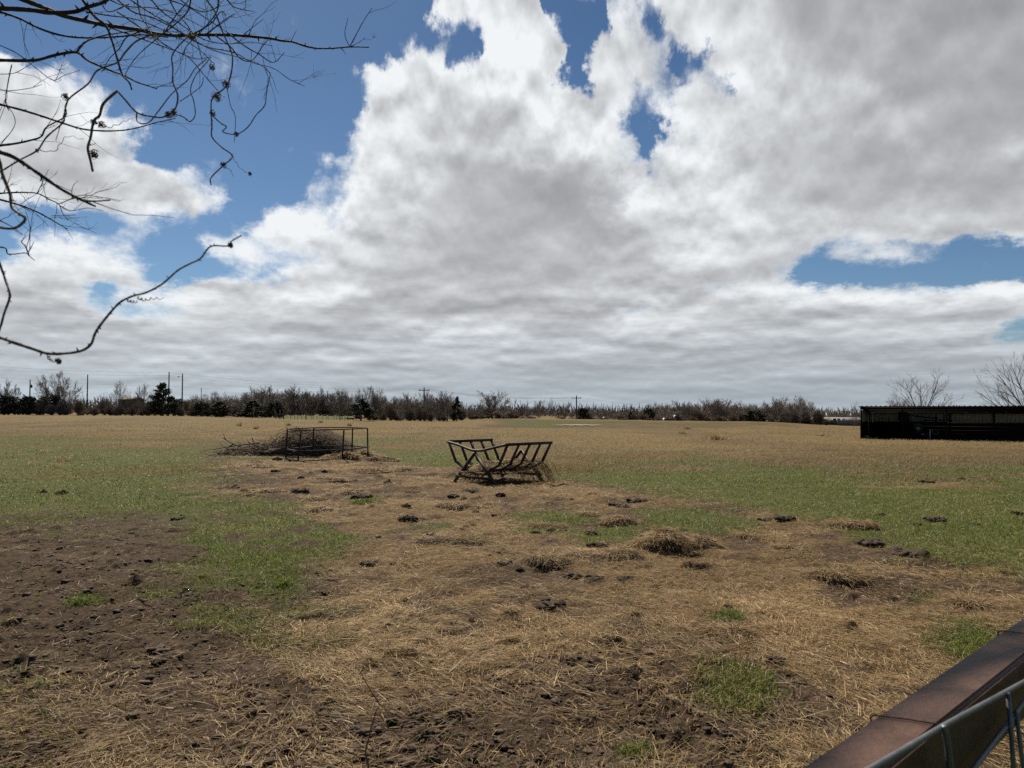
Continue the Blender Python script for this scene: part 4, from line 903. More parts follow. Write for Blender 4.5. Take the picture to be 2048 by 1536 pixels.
b = MB(); j0, j1 = L_(1860, 860, .6), L_(1860, 879, .6); b.tube([j0, j1], .035, 10); b.tube([j0 + Vector((-.06, 0, .02)), j0 + Vector((.1, 0, .02))], .014, 6); b.bar(j1 + Vector((-.08, 0, -.0)), j1 + Vector((.08, 0, -.0)), .12, .02); b.build('jack', M['steel'], tr)
b = MB(); f0, f1 = L_(1865, 868, 1.0), L_(1876, 860, 1.0)
for a_, c_ in (((f0.x, f0.z), (f1.x, f0.z)), ((f1.x, f0.z), (f1.x, f1.z)), ((f1.x, f1.z), (f0.x, f1.z)), ((f0.x, f1.z), (f0.x, f0.z))): b.bar((a_[0], f0.y, a_[1]), (c_[0], f0.y, c_[1]), .035)
b.build('plate_frame', M['fender'], tr)
M['lens'] = noisy('red_lens', (.30, .05, .03), (.42, .09, .05), 8, .3, 0)
for px, mm in ((1844, 'white'), (1848, 'white'), (1855, 'lens')):
    b = MB(); b.lathe([(.02, -.03), (.045, -.025), (.05, 0), (.045, .03)], L_(px, 868, .9), (0, 1, 0), 12); b.build('lamp', M[mm], tr)
b = MB(); b.bar(L_(1830, 867, 1.0), L_(1862, 867, .7), .08, .06); b.build('drawbar', M['black'], tr)
# pallet stack and oddments at the back of the shed
M['oldwood'] = noisy('old_pallet_wood', (.008, .007, .006), (.022, .018, .015), 5, .9, .2, 30, spec=.05)
pl = empty('pallet_stack', world((7.0, 3.0, -.3))[:], 'stack of old dark pallets against the back of the shed', 'pallets'); pl.rotation_euler = shed.rotation_euler
for k in range(6):
    b = MB()
    for q in range(6): b.box((-.5 + q * .2, 0, k * .15 + .12), (.12, 1.0, .02))
    for q in (-.45, 0, .45): b.box((0, q, k * .15 + .06), (1.15, .08, .095))
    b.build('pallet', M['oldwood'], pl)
b = MB(); s0 = sl_(1745, 826, 2.0); b.tube([s0 - Vector((s0.x, s0.y, 0)) + Vector((0, 0, .0)) - Vector((0, 0, s0.z)) + q for q in (Vector((-.3, 0, .06)), Vector((-.05, 0, .04)), Vector((0, 0, -.02)), Vector((0, 0, -.62)), Vector((.02, 0, -.7)))], .022, 8, 3)
pipe = b.build('water_pipe', M['steel']); pipe.location = world(s0); pipe.rotation_euler = shed.rotation_euler; tag(pipe, 'pale bent pipe standing inside the left end of the shed', 'pipe')
bk_ = MB(); wb = world((.35, .5, 0)); bk_.lathe([(.16, 0), (.17, .02), (.20, .26), (.205, .27), (.19, .27), (.17, .03)], (0, 0, 0), (0, 0, 1), 20); bo = bk_.build('feed_pan', M['fender'], None, True); bo.location = (wb.x, wb.y, gz(wb.x, wb.y)); tag(bo, 'dark round feed bucket on the ground in the left corner of the shed', 'bucket')
# ------------------------------------------------------------------ trees
def bare_tree_geo(seed, H, spread, trunk_frac=.25, levels=4, kids=5, lean=0, thick=.022, twig_r=.014, droop=.0, wig=.25, stems=1, dens=1.0):
    """bare winter tree: (trunk segments, crown segments) as arrays"""
    rng = random.Random(seed); T = [[], [], [], []]; C = [[], [], [], []]
    def add(S_, a, b, r0, r1): S_[0].append(tuple(a)); S_[1].append(tuple(b)); S_[2].append(r0); S_[3].append(r1)
    NK = [kids + 4, int(11 * dens), int(6 * dens), int(4 * dens), 3]
    def grow(p, d, l, r, lev):
        n = 5 if lev < 2 else 3; pts = [p.copy()]; dirs = [d.copy()]
        for k in range(n):
            d = (d + Vector((rng.uniform(-1, 1), rng.uniform(-1, 1), rng.uniform(-.8, .9))) * wig * (.5 + .2 * lev) + Vector((0, 0, .05 if lev else .1)) * (1 - 2 * droop * (lev > 1))).normalized()
            q = p + d * l / n
            if lev and q.z < .09 * H: d.z = abs(d.z) + .15; d.normalize(); q = p + d * l / n
            tp = .35 if lev == 0 else .75
            add(T if lev == 0 else C, p, q, max(r * (1 - tp * k / n), twig_r * .8), max(r * (1 - tp * (k + 1) / n), twig_r * .5)); p = q; pts.append(p.copy()); dirs.append(d.copy())
        if lev >= levels: return
        nk = NK[min(lev, 4)]
        for k in range(nk):
            t = (.5 + .5 * (k + .6) / nk) if lev == 0 else rng.uniform(.15, .97)
            i = min(int(t * n), n - 1); b0 = pts[i].lerp(pts[i + 1], t * n - i); dd = dirs[i + 1]
            ax = dd.orthogonal().normalized(); az = (rng.uniform(0, 6.283) if lev else rng.uniform(-.4, .4)) + k * 2.4; side = ax * math.cos(az) + dd.cross(ax) * math.sin(az)
            if lev == 0:
                th = spread * (1.15 - .85 * (k / max(nk - 1, 1))) * rng.uniform(.85, 1.1)
                ln_ = crown * rng.uniform(.8, 1.05) * (1.0 - .12 * math.cos(3.14 * k / nk)); rr = r * .5 * rng.uniform(.75, 1.1)
            else:
                th = rng.uniform(.3, .72); ln_ = l * ((.30 + .48 * (1 - t)) if lev == 1 else (.32 + .35 * (1 - t))) * rng.uniform(.7, 1.2); rr = r * (1 - .75 * t) * .6
            nd = (dd * math.cos(th) + side * math.sin(th) + Vector((0, 0, .08))).normalized()
            grow(b0, nd, ln_, max(rr, twig_r), lev + 1)
    crown = H * (1 - trunk_frac) * .95
    for s in range(stems):
        a = rng.uniform(0, 6.28); off = Vector((math.cos(a), math.sin(a), 0)) * (0 if stems == 1 else H * .06 * rng.uniform(.3, 1.6))
        d = Vector((lean + (0 if stems == 1 else math.cos(a) * spread * .35), (0 if stems == 1 else math.sin(a) * spread * .35), 1)).normalized()
        grow(off + Vector((0, 0, -.15)), d, H * trunk_frac * (1 if stems == 1 else rng.uniform(.7, 1.2)), H * thick / (1 if stems == 1 else 1.8), 0)
    return T, C

def fit(T, C, H):
    z = max(max(p[2] for p in C[1]), max(p[2] for p in T[1])); k = H / z
    f = lambda S_: ([tuple(c * k for c in p) for p in S_[0]], [tuple(c * k for c in p) for p in S_[1]], S_[2], S_[3])
    return f(T), f(C)

def tree_proto(name, seed, H, mat='twig', **kw):
    T, C = bare_tree_geo(seed, H, **kw); T, C = fit(T, C, H)
    e = bpy.data.objects.new(name, None); COL.objects.link(e); e.location = (0, -500 - seed, -50)
    for nm, S_ in (('trunk', T), ('crown', C)):
        V_, L_2, T_ = segs_np(*S_); o = mesh_np(nm, V_, L_2, T_, M['bark' if nm == 'trunk' else mat], e)
    xs = [p[0] for p in C[1]]; e['w_'] = max(xs) - min(xs); e['h_'] = H
    return e

def cedar_proto(name, seed, H, W, nq=5200, pointy=1.0, mat='cedar', leaf=1.0, low=False):
    rng = np.random.default_rng(seed); e = bpy.data.objects.new(name, None); COL.objects.link(e); e.location = (0, -500 - seed, -50)
    b = MB(); b.tube([(0, 0, -.2), (.05, 0, H * .4), (0, .05, H * .93)], [H * (.012 if low else .03), H * (.01 if low else .018), .01], 7, 3); b.build('trunk', M['bark'], e)
    nb = 70; P = []; D = []
    for k in range(nb):
        h = (k + rng.uniform(0, 1)) / nb; R = W / 2 * (np.interp(h, [0, .15, .35, .7, 1], [.8, 1, .92, .5, .06]) ** pointy) * rng.uniform(.62, 1.12)
        a = rng.uniform(0, 6.283); m = int(nq / nb * (.35 + R / (W / 2)))
        t = rng.uniform(.12, 1, m) ** .6
        c = np.stack([np.cos(a) * R * t, np.sin(a) * R * t, H * (.04 + .93 * h) + t * R * rng.uniform(.05, .55)], 1)
        c += rng.normal(0, 1, (m, 3)) * np.array([.16, .16, .12]) * W * .13 * (.5 + t[:, None])
        P.append(c); d = np.stack([np.cos(a) * np.ones(m), np.sin(a) * np.ones(m), .6 * np.ones(m)], 1) + rng.normal(0, .6, (m, 3)); D.append(d)
    P = np.concatenate(P); D = np.concatenate(D); D /= np.linalg.norm(D, axis=1, keepdims=True)
    S2 = np.cross(D, rng.normal(0, 1, D.shape)); S2 /= np.linalg.norm(S2, axis=1, keepdims=True); N = len(P)
    l = (rng.uniform(.035, .075, N) * H * .8 * leaf)[:, None]; w = l * .24
    Vq = np.stack([P - S2 * w * .4, P + D * l * .5 - S2 * w, P + D * l, P + D * l * .5 + S2 * w], 1).reshape(-1, 3)
    mesh_np('crown', Vq, np.arange(4 * N), np.full(N, 4), M[mat], e); e['w_'] = W; e['h_'] = H
    return e

used_protos = []
def place(proto, px, D, top, wpx, label, cat='tree', group=None, base_row=None, rot=None):
    """a copy of a tree and of its parts, scaled to the height and width it has in the view"""
    x = ray(px, 818)[0] / ray(px, 818)[1] * D; z = ground_z(x, D) if D > 55 else gz(x, D)
    H = EYE + ray(px, top)[2] / ray(px, top)[1] * D - z
    e = proto.copy(); COL.objects.link(e)
    for c in proto.children:
        k = c.copy(); COL.objects.link(k); k.parent = e
    s = H / proto['h_']; sw = (wpx / F * D) / proto['w_'] if wpx else s
    e.location = (x, D, z); e.scale = (sw, sw, s); e.rotation_euler = (0, 0, random.uniform(0, 6.28) if rot is None else rot)
    for k in ('w_', 'h_'): del e[k]
    return tag(e, label, cat, group)

P_round = tree_proto('bare_tree', 3, 8, spread=1.2, trunk_frac=.2, levels=4, kids=6, thick=.02, twig_r=.016, wig=.07)
P_oak = tree_proto('bare_tree', 11, 8, spread=1.35, trunk_frac=.26, levels=4, kids=5, thick=.03, twig_r=.02, wig=.22)
P_up = tree_proto('bare_tree', 21, 8, spread=.75, trunk_frac=.34, levels=3, kids=6, thick=.016, twig_r=.016, wig=.09)
P_wood1 = tree_proto('bare_tree', 31, 8, spread=1.25, trunk_frac=.2, levels=4, kids=7, thick=.016, twig_r=.021, wig=.12)
P_wood2 = tree_proto('bare_tree', 41, 8, spread=1.4, trunk_frac=.2, levels=4, kids=6, thick=.018, twig_r=.022, wig=.17)
P_brush = tree_proto('bare_shrub', 51, 3, mat='twig_brown', spread=1.0, trunk_frac=.12, levels=3, kids=4, thick=.012, twig_r=.016, wig=.16, stems=9, dens=.7)
P_brush2 = tree_proto('bare_shrub', 61, 3, mat='twig', spread=1.2, trunk_frac=.1, levels=3, kids=5, thick=.012, twig_r=.016, wig=.2, stems=10, dens=.7)
P_thin = tree_proto('bare_tree', 71, 8, spread=.6, trunk_frac=.4, levels=3, kids=3, thick=.012, twig_r=.014, wig=.1, stems=2, dens=.7)
P_fan = tree_proto('bare_tree', 87, 6, spread=1.2, trunk_frac=.3, levels=4, kids=6, thick=.018, twig_r=.007, wig=.08, dens=.68)
P_big = tree_proto('bare_tree', 93, 9, spread=1.4, trunk_frac=.16, levels=4, kids=8, thick=.02, twig_r=.008, wig=.09, droop=.3, dens=.75)
P_cedar = cedar_proto('cedar_tree', 5, 8, 7.5, 9500)
P_cone = cedar_proto('cedar_tree', 6, 8, 4.5, 6500, 1.3)
P_bush = cedar_proto('evergreen_bush', 7, 3, 4.2, 7500, .4, leaf=1.5, low=True)
protos = [P_round, P_oak, P_up, P_wood1, P_wood2, P_brush, P_brush2, P_thin, P_fan, P_big, P_cedar, P_cone, P_bush]

# single trees one can point to
place(P_round, 118, 188, 738, 100, 'big round-crowned bare tree at the left end of the far tree line')
place(P_wood2, 18, 188, 756, 62, 'bushy bare tree at the left edge of the photo')
place(P_up, 236, 180, 755, 34, 'slim bare tree between the bare utility pole and the big cedar, left one of two')
place(P_thin, 256, 186, 772, 22, 'thin wispy bare sapling between the two slim trees left of the big cedar')
place(P_up, 286, 180, 762, 44, 'slim forked bare tree just left of the big dark cedar')
place(P_cedar, 326, 176, 766, 64, 'big dark cedar standing in front of the two tall utility poles')
place(P_thin, 205, 188, 780, 20, 'small upright bare tree in the left thicket')
place(P_cone, 914, 118, 793, 28, 'conical dark cedar between bare trees, left of the spreading oak')
place(P_cedar, 722, 122, 798, 62, 'dark spreading cedar below the tall round bare tree')
place(P_round, 736, 150, 768, 66, 'tall round bare tree rising behind the dark spreading cedar')
place(P_oak, 684, 160, 775, 36, 'crooked bare tree left of the tall round one')
place(P_oak, 985, 122, 779, 84, 'spreading dense bare oak beside the grey barn')
place(P_wood1, 892, 130, 778, 60, 'broad bare tree behind the conical cedar')
place(P_cedar, 505, 165, 801, 70, 'wide dark cedar thicket, right of the far bare pole')
place(P_bush, 548, 160, 806, 40, 'low dark cedar at the edge of the green field gap')
place(P_cedar, 440, 172, 803, 56, 'dark cedar low in the brush right of the two tall poles')
place(P_bush, 405, 176, 807, 44, 'dark evergreen bush just right of the two tall poles')
place(P_bush, 100, 186, 792, 56, 'dark evergreen bush below the big round bare tree')
place(P_bush, 58, 186, 795, 44, 'dark evergreen bush at the foot of the transformer pole')
place(P_bush, 15, 184, 794, 60, 'dark evergreen bush at the left edge of the photo')
place(P_wood1, 1078, 140, 797, 44, 'round bare tree right of the grey barn')
place(P_thin, 1101, 142, 792, 22, 'thin upright bare tree between two round ones, left of the crossarm pole')
place(P_wood2, 1129, 142, 801, 36, 'small bare tree just left of the far crossarm pole')
place(P_bush, 1165, 140, 818, 30, 'low dark reddish bush right of the far crossarm pole')
place(P_cone, 1261, 150, 822, 17, 'small dark conical cedar in the low gap of the tree line')
place(P_bush, 1299, 150, 819, 30, 'dark evergreen bush at the left end of the right-hand wood')
place(P_bush, 1511, 140, 823, 50, 'dark evergreen bush at the foot of the right-hand wood')
place(P_oak, 1560, 142, 790, 60, 'tall crooked bare tree at the right end of the right-hand wood, left of its twin')
place(P_oak, 1601, 142, 790, 64, 'tall crooked bare tree at the right end of the right-hand wood, nearest the grey house')
place(P_thin, 1710, 74, 800, 26, 'thin bare sapling against the left end of the shed')
place(P_fan, 1842, 76, 735, 150, 'fan-shaped bare tree rising behind the shed roof')
place(P_oak, 1795, 92, 793, 52, 'small knobbly bare tree behind the shed roof, left of the fan-shaped one')
place(P_big, 2072, 66, 655, 190, 'large bare tree cut off by the right edge of the photo')
# trees and brush that read as one row: nothing tells them apart
gw = 'bare trees of the left-hand wood'; lw_ = 'bare grey winter tree in the dense wood behind the bale ring'
R2 = random.Random(3)
for k in range(34):
    px = 372 + k * 9.8 + R2.uniform(-5, 5); top = np.interp(px, [370, 430, 480, 540, 600, 660, 700], [790, 788, 780, 774, 773, 778, 776]) + R2.uniform(-7, 16)
    place(R2.choice((P_wood1, P_wood2, P_oak, P_round)), px, R2.uniform(262, 285) if 545 < px < 715 else R2.uniform(186, 230), top, R2.uniform(48, 78), lw_, 'tree', gw)
for k in range(22):
    px = 750 + k * 7.7 + R2.uniform(-4, 4); top = np.interp(px, [750, 800, 840, 880, 920], [778, 780, 786, 784, 800]) + R2.uniform(-6, 16)
    place(R2.choice((P_wood1, P_wood2, P_oak)), px, R2.uniform(135, 175), top, R2.uniform(40, 66), 'bare grey tree in the wood between the tall round tree and the conical cedar', 'tree', 'bare trees of the middle wood')
for k in range(36):
    px = 1314 + k * 8.6 + R2.uniform(-5, 5); top = np.interp(px, [1310, 1350, 1420, 1480, 1530, 1600, 1640], [803, 802, 797, 801, 806, 802, 812]) + R2.uniform(-6, 14)
    place(R2.choice((P_wood1, P_wood2, P_wood2, P_oak)), px, R2.uniform(146, 190), top, R2.uniform(42, 70), 'bare grey tree in the right-hand wood beyond the pond bank', 'tree', 'bare trees of the right-hand wood')
for k in range(16):
    px = 1150 + k * 11 + R2.uniform(-5, 5)
    place(R2.choice((P_round, P_wood2, P_oak)), px, R2.uniform(150, 200), R2.uniform(812, 826), R2.uniform(20, 40), 'low bare tree in the gap of the tree line right of the far crossarm pole', 'tree', 'low bare trees in the gap')
for k in range(12):
    px = 925 + k * 12 + R2.uniform(-5, 5)
    place(R2.choice((P_round, P_wood2, P_oak)), px, R2.uniform(170, 210), R2.uniform(806, 820), R2.uniform(20, 32), 'low bare tree behind the spreading oak and the grey barn', 'tree', 'low bare trees behind the oak')
for k in range(14):
    px = 1630 + k * 9 + R2.uniform(-5, 5)
    place(R2.choice((P_up, P_wood2, P_wood1)), px, R2.uniform(215, 260), R2.uniform(818, 828), R2.uniform(24, 34), 'low bare tree behind the long grey house', 'tree', 'low bare trees behind the grey house')
def brush_row(n, x0, x1, d0, d1, t0, t1, w0, w1, label, group):
    for k in range(n):
        px = x0 + (x1 - x0) * (k + R2.uniform(.1, .9)) / n
        q = R2.uniform(0, 1) ** 1.5; px += R2.uniform(-8, 8)
        place(R2.choice((P_brush, P_brush2)), px, R2.uniform(d0, d1), t1 + 5 - (t1 - t0 + 8) * q, w0 * .7 + (w1 * 1.3 - w0 * .7) * R2.uniform(.3, 1) * (.4 + .6 * q), label, 'shrub', group)
brush_row(48, -20, 380, 176, 192, 795, 812, 18, 34, 'leafless brown shrub in the thicket along the left field edge', 'shrubs along the left field edge')
brush_row(26, 370, 566, 172, 186, 805, 818, 18, 32, 'leafless shrub below the dark cedars left of the green gap', 'shrubs below the cedars')
brush_row(14, 560, 720, 264, 290, 805, 814, 26, 40, 'leafless shrub at the far side of the green field gap', 'shrubs beyond the green gap')
brush_row(34, 740, 1040, 124, 140, 806, 823, 16, 30, 'leafless shrub at the foot of the middle wood', 'shrubs of the middle wood')
brush_row(26, 1040, 1310, 132, 150, 826, 836, 14, 26, 'low leafless shrub on the crest of the pond bank', 'shrubs on the pond bank')
brush_row(38, 1310, 1660, 136, 152, 813, 832, 16, 28, 'leafless shrub at the foot of the right-hand wood', 'shrubs of the right-hand wood')
for px, w_ in ((1117, 11), (1147, 10), (1188, 12), (1070, 10)):
    place(P_bush, px, 134, 838.5, w_, 'low black bush on the crest of the pond bank below the crossarm pole', 'bush', 'low black bushes on the bank')
for p in protos:
    for c in list(p.children): bpy.data.objects.remove(c)
    bpy.data.objects.remove(p)

# distant woods beyond everything, one mass
rng = np.random.default_rng(17); P0, P1, R0, R1 = [], [], [], []
n = 26000; a = np.radians(rng.uniform(-42, 42, n)); dd = rng.uniform(520, 900, n); x = dd * np.sin(a); y = dd * np.cos(a)
zz = height(x, y); hh = (9 + 4 * fbm(x / 40, y / 60, 3, 3) * 1.5) * rng.uniform(.15, 1, n)
base = np.stack([x, y, zz + hh * rng.uniform(.0, .75, n)], 1); tip = base + np.stack([rng.normal(0, 1.3, n), rng.normal(0, 1.3, n), hh * .45], 1)
V_, L_2, T_ = segs_np(base, tip, np.full(n, .34), np.full(n, .10))
tag(mesh_np('distant_woods', V_, L_2, T_, M['twig']), 'grey brown belt of distant bare woods along the horizon', 'woods', kind='stuff')

# ------------------------------------------------------------------ utility poles and wires
POLE_TOPS = {}
def pole(px, D, top, label, cross=False, trans=False, lamp=False, r=.16, lean=0):
    x = ray(px, 818)[0] / ray(px, 818)[1] * D; z = ground_z(x, D); H = EYE + ray(px, top)[2] / ray(px, top)[1] * D - z
    e = empty('utility_pole', (x, D, z), label, 'utility pole')
    b = MB(); b.tube([(0, 0, -.3), (lean * .5, 0, H * .5), (lean, 0, H)], [r * 1.15, r, r * .8], 9, 2); b.build('shaft', M['pole'], e)
    if cross:
        b = MB(); b.bar((-1.15, 0, H - .5), (1.15, 0, H - .5), .12, .14); b.build('crossarm', M['pole'], e)
        for q in (-1.0, 0, 1.0):
            b = MB(); h0 = H - .43 if q else H; b.lathe([(.03, 0), (.06, .06), (.05, .12), (.07, .16), (.03, .24)], (q, 0, h0), (0, 0, 1), 8); b.build('insulator', M['fender'], e)
    if trans:
        b = MB(); b.lathe([(.10, -.05), (.24, 0), (.24, .75), (.12, .82), (.06, 1.0)], (.42, 0, H - 2.3), (0, 0, 1), 12); b.build('transformer', M['fender'], e)
    if lamp:
        b = MB(); b.tube([(0, 0, H - .9), (-.5, 0, H - .7), (-1.0, 0, H - .75)], .04, 6, 3); b.lathe([(.05, .1), (.2, 0), (.24, -.12), (.1, -.2)], (-1.1, 0, H - .8), (0, 0, 1), 10); b.build('lamp_arm', M['fender'], e)
    return Vector((x + lean, D, z + H))
t60 = pole(59, 196, 759, 'short utility pole with a drum transformer at the far left', trans=True)
t175 = pole(174, 200, 749, 'bare utility pole between the big round tree and the slim trees')
t337 = pole(337, 182, 744, 'tall utility pole just behind the big dark cedar')
t364 = pole(364, 184, 747, 'tall utility pole with a lamp arm right of the big dark cedar', lamp=True)
t402 = pole(402, 260, 775, 'distant thin utility pole right of the lamp pole', r=.13)
t539 = pole(539, 250, 774, 'distant thin utility pole above the wide cedar thicket', r=.15)
t746 = pole(746, 128, 777, 'thin bare pole in front of the tall round bare tree', r=.10)
t848 = pole(848, 150, 776, 'utility pole with a crossarm above the middle wood', cross=True)
t1153 = pole(1153, 165, 792, 'far utility pole with a crossarm standing alone right of the oak', cross=True)
t1270 = pole(1270, 210, 817, 'distant short pole in the low gap of the tree line', r=.13)
t1359 = pole(1359, 190, 805, 'thin pole among the trees of the right-hand wood', r=.12)
def line(P, label, sag=.9, r=.016):
    pts = []
    for a, c in zip(P, P[1:]):
        for k in range(12):
            t = k / 12; q = a.lerp(c, t); q.z -= sag * 4 * t * (1 - t); pts.append(q)
    pts.append(P[-1]); b = MB(); b.tube(pts, r, 4); tag(b.build('power_line', M['wire']), label, 'power line', 'power lines between the poles')
lft = at(-120, 722, 200); lft2 = at(-120, 742, 200)
line([lft, t337 + Vector((0, 0, -.05)), t848 + Vector((.0, 0, -.1)), t1153 + Vector((0, 0, -.1)), at(1420, 815, 200)], 'uppermost power line running from the left edge past the cedar to the crossarm poles')
line([lft + Vector((0, 1.5, -.9)), t337 + Vector((0, 0, -.9)), t848 + Vector((-1.0, 0, -.35)), t1153 + Vector((-1, 0, -.35))], 'second power line just below the uppermost one')
line([lft2, t337 + Vector((0, 0, -3.6)), t848 + Vector((1.0, 0, -.35)), t1153 + Vector((1, 0, -.35))], 'lowest power line crossing behind the big round bare tree')
line([t337 + Vector((0, 0, -.3)), t364 + Vector((0, 0, -.4))], 'short power line between the two tall poles by the cedar', .1)

# ------------------------------------------------------------------ far buildings, fence, vehicle
M['shingle'] = noisy('grey_shingles', (.12, .11, .10), (.2, .19, .175), 1.2, .9, 0)
M['siding'] = noisy('dark_siding', (.05, .043, .038), (.09, .078, .07), 1, .8, 0)
M['barn'] = noisy('grey_barn_wall', (.16, .16, .155), (.24, .235, .22), .8, .7, 0)
M['glass'] = noisy('dark_glass', (.02, .025, .03), (.04, .045, .05), 1, .15, 0, spec=.6)
M['fencewood'] = noisy('grey_fence_boards', (.10, .095, .09), (.17, .16, .15), 1.5, .9, 0)
def house(px0, px1, D, eave, ridge, base, name, label, wall, roofm, wins=(), depth=8, cat='house', gable=False, door=None):
    x0 = ray(px0, 818)[0] / ray(px0, 818)[1] * D; x1 = ray(px1, 818)[0] / ray(px1, 818)[1] * D
    zf = lambda row: EYE + ray(px0, row)[2] / ray(px0, row)[1] * D
    z0 = min(zf(base), ground_z(x0, D)) - .1; e = empty(name, ((x0 + x1) / 2, D, z0), label, cat)
    w = (x1 - x0) / 2; he = zf(eave) - z0; hr = zf(ridge) - z0
    b = MB()
    if gable:
        V_ = [(-w, 0, 0), (w, 0, 0), (w, 0, he), (0, 0, hr), (-w, 0, he), (-w, depth, 0), (w, depth, 0), (w, depth, he), (0, depth, hr), (-w, depth, he)]
        b.add(V_, [(0, 1, 2, 3, 4), (9, 8, 7, 6, 5), (0, 5, 6, 1), (1, 6, 7, 2), (4, 9, 5, 0)]); b.build('wall', wall, e)
        b = MB(); o_ = .3
        for s in (-1, 1):
            d = Vector((s * w, 0, he - hr)).normalized() * o_
            b.hexa([tuple(Vector(p)) for p in ((0, -o_, hr + .02), (s * w + d.x, -o_, he + d.z + .02), (s * w + d.x, depth + o_, he + d.z + .02), (0, depth + o_, hr + .02), (0, -o_, hr + .16), (s * w + d.x, -o_, he + d.z + .14), (s * w + d.x, depth + o_, he + d.z + .14), (0, depth + o_, hr + .16))])
        b.build('roof', roofm, e)
    else:
        b.add([(-w, 0, 0), (w, 0, 0), (w, 0, he), (-w, 0, he), (-w, depth, 0), (w, depth, 0), (w, depth, he), (-w, depth, he), (-w, depth / 2, hr - .05), (w, depth / 2, hr - .05)], [(0, 1, 2, 3), (5, 4, 7, 6), (1, 5, 6, 9, 2), (4, 0, 3, 8, 7)]); b.build('wall', wall, e)
        b = MB(); o_ = .5
        for s in (0, 1):
            ya, yb = (-o_, depth / 2) if s == 0 else (depth + o_, depth / 2); za = he - (hr - he) * o_ / (depth / 2)
            b.hexa([(-w - o_, ya, za), (w + o_, ya, za), (w + o_, yb, hr), (-w - o_, yb, hr), (-w - o_, ya, za + .15), (w + o_, ya, za + .15), (w + o_, yb, hr + .15), (-w - o_, yb, hr + .15)])
        b.build('roof', roofm, e)
    for (cx, cz, ww, wh_) in wins:
        b = MB(); t = .09
        for (px_, pz_, sx, sz) in ((0, wh_ / 2, ww + t, t), (0, -wh_ / 2, ww + t, t), (-ww / 2, 0, t, wh_ - t), (ww / 2, 0, t, wh_ - t)): b.box((cx + px_, -.03, cz + pz_), (sx, .10, sz))
        f = b.build('window', M['white'], e); b = MB(); b.box((cx, -.02, cz), (ww - .06, .05, wh_ - .06)); b.build('pane', M['glass'], f)
    if door:
        b = MB(); b.box((door, -.03, 1.05), (.95, .08, 2.1)); b.build('door', M['white'], e)
    return e
hs = house(1628, 1728, 176, 841.5, 836, 853, 'ranch_house', 'long low dark house with a grey shingle roof left of the shed', M['siding'], M['shingle'], [(-4.0, 1.55, .9, 1.0), (-1.2, 1.6, .8, .9), (-.2, 1.6, .6, .9)], 8, door=1.0)
b = MB(); b.box((-1.6, 3.2, 2.95), (.35, .35, .9)); b.build('chimney', M['white'], hs); b = MB(); b.box((4.4, 3.0, 2.95), (.35, .35, .7)); b.build('vent_box', M['white'], hs)
def board_fence(px0, px1, D, rows, label):
    x0 = ray(px0, 818)[0] / ray(px0, 818)[1] * D; x1 = ray(px1, 818)[0] / ray(px1, 818)[1] * D; z = ground_z((x0 + x1) / 2, D); e = empty('board_fence', ((x0 + x1) / 2, D, z), label, 'fence'); w = x1 - x0
    b = MB(); n = int(w / .16)
    for k in range(n): b.box((-w / 2 + (k + .5) * w / n, .01 * (k % 2), rows / 2), (w / n - .01, .025, rows + .02 * (k % 3)))
    b.build('boards', M['fencewood'], e)
    for k in range(4): b = MB(); b.box((-w / 2 + k * w / 3, .09, rows / 2 + .05), (.1, .1, rows + .1)); b.build('post', M['fencewood'], e)
board_fence(1676, 1722, 168, 1.25, 'plain grey board fence in front of the long low house')
board_fence(1600, 1640, 172, .8, 'low grey board fence at the left end of the long low house')
house(1004, 1032, 165, 832, 826, 848, 'barn', 'grey gabled barn half hidden behind the spreading oak', M['barn'], M['shingle'], [], 14, 'barn', True)
house(237, 260, 215, 800, 794, 830, 'house', 'dark roofed house showing above the left thicket', M['siding'], M['siding'], [], 8)
house(803, 817, 180, 836.5, 832.5, 842, 'white_outbuilding', 'small white gabled outbuilding under the middle wood', M['white'], M['white'], [], 6, 'outbuilding', True)
house(749, 756, 170, 835, 834, 838, 'white_outbuilding', 'tiny white flat block beside the dark spreading cedar', M['white'], M['white'], [], 3, 'outbuilding')
house(829, 848, 185, 838, 836, 842, 'white_outbuilding', 'long low pale outbuilding right of the small gabled one', M['white'], M['shingle'], [], 4, 'outbuilding')
house(1266, 1276, 215, 832.5, 831, 838, 'white_outbuilding', 'small pale roofed outbuilding in the low gap of the tree line', M['barn'], M['white'], [], 4, 'outbuilding')
house(1209, 1215, 215, 836, 834.5, 840, 'white_outbuilding', 'tiny pale outbuilding left of the small conical cedar', M['barn'], M['white'], [], 4, 'outbuilding', True)
# parked pale pickup at the edge of the right-hand wood
tx = ray(1352, 818)[0] / ray(1352, 818)[1] * 150; tz = ground_z(tx, 150)
tk = empty('parked_pickup', (tx, 150, tz + .0), 'pale pickup parked at the edge of the right-hand wood', 'pickup')
b = MB(); b.hexa([(-2.6, -.9, .45), (2.6, -.9, .45), (2.6, .9, .45), (-2.6, .9, .45), (-2.6, -.86, 1.0), (2.55, -.86, .98), (2.55, .86, .98), (-2.6, .86, 1.0)]); b.build('body', M['white'], tk)
b = MB(); b.hexa([(-.5, -.84, 1.0), (1.4, -.84, .99), (1.4, .84, .99), (-.5, .84, 1.0), (-.3, -.7, 1.62), (.8, -.7, 1.62), (.8, .7, 1.62), (-.3, .7, 1.62)]); cb = b.build('cab', M['white'], tk)
b = MB(); b.hexa([(-.30, -.86, 1.08), (1.1, -.86, 1.08), (1.1, -.80, 1.08), (-.30, -.80, 1.08), (-.2, -.75, 1.5), (.75, -.75, 1.5), (.75, -.7, 1.5), (-.2, -.7, 1.5)]); b.build('window', M['glass'], cb)
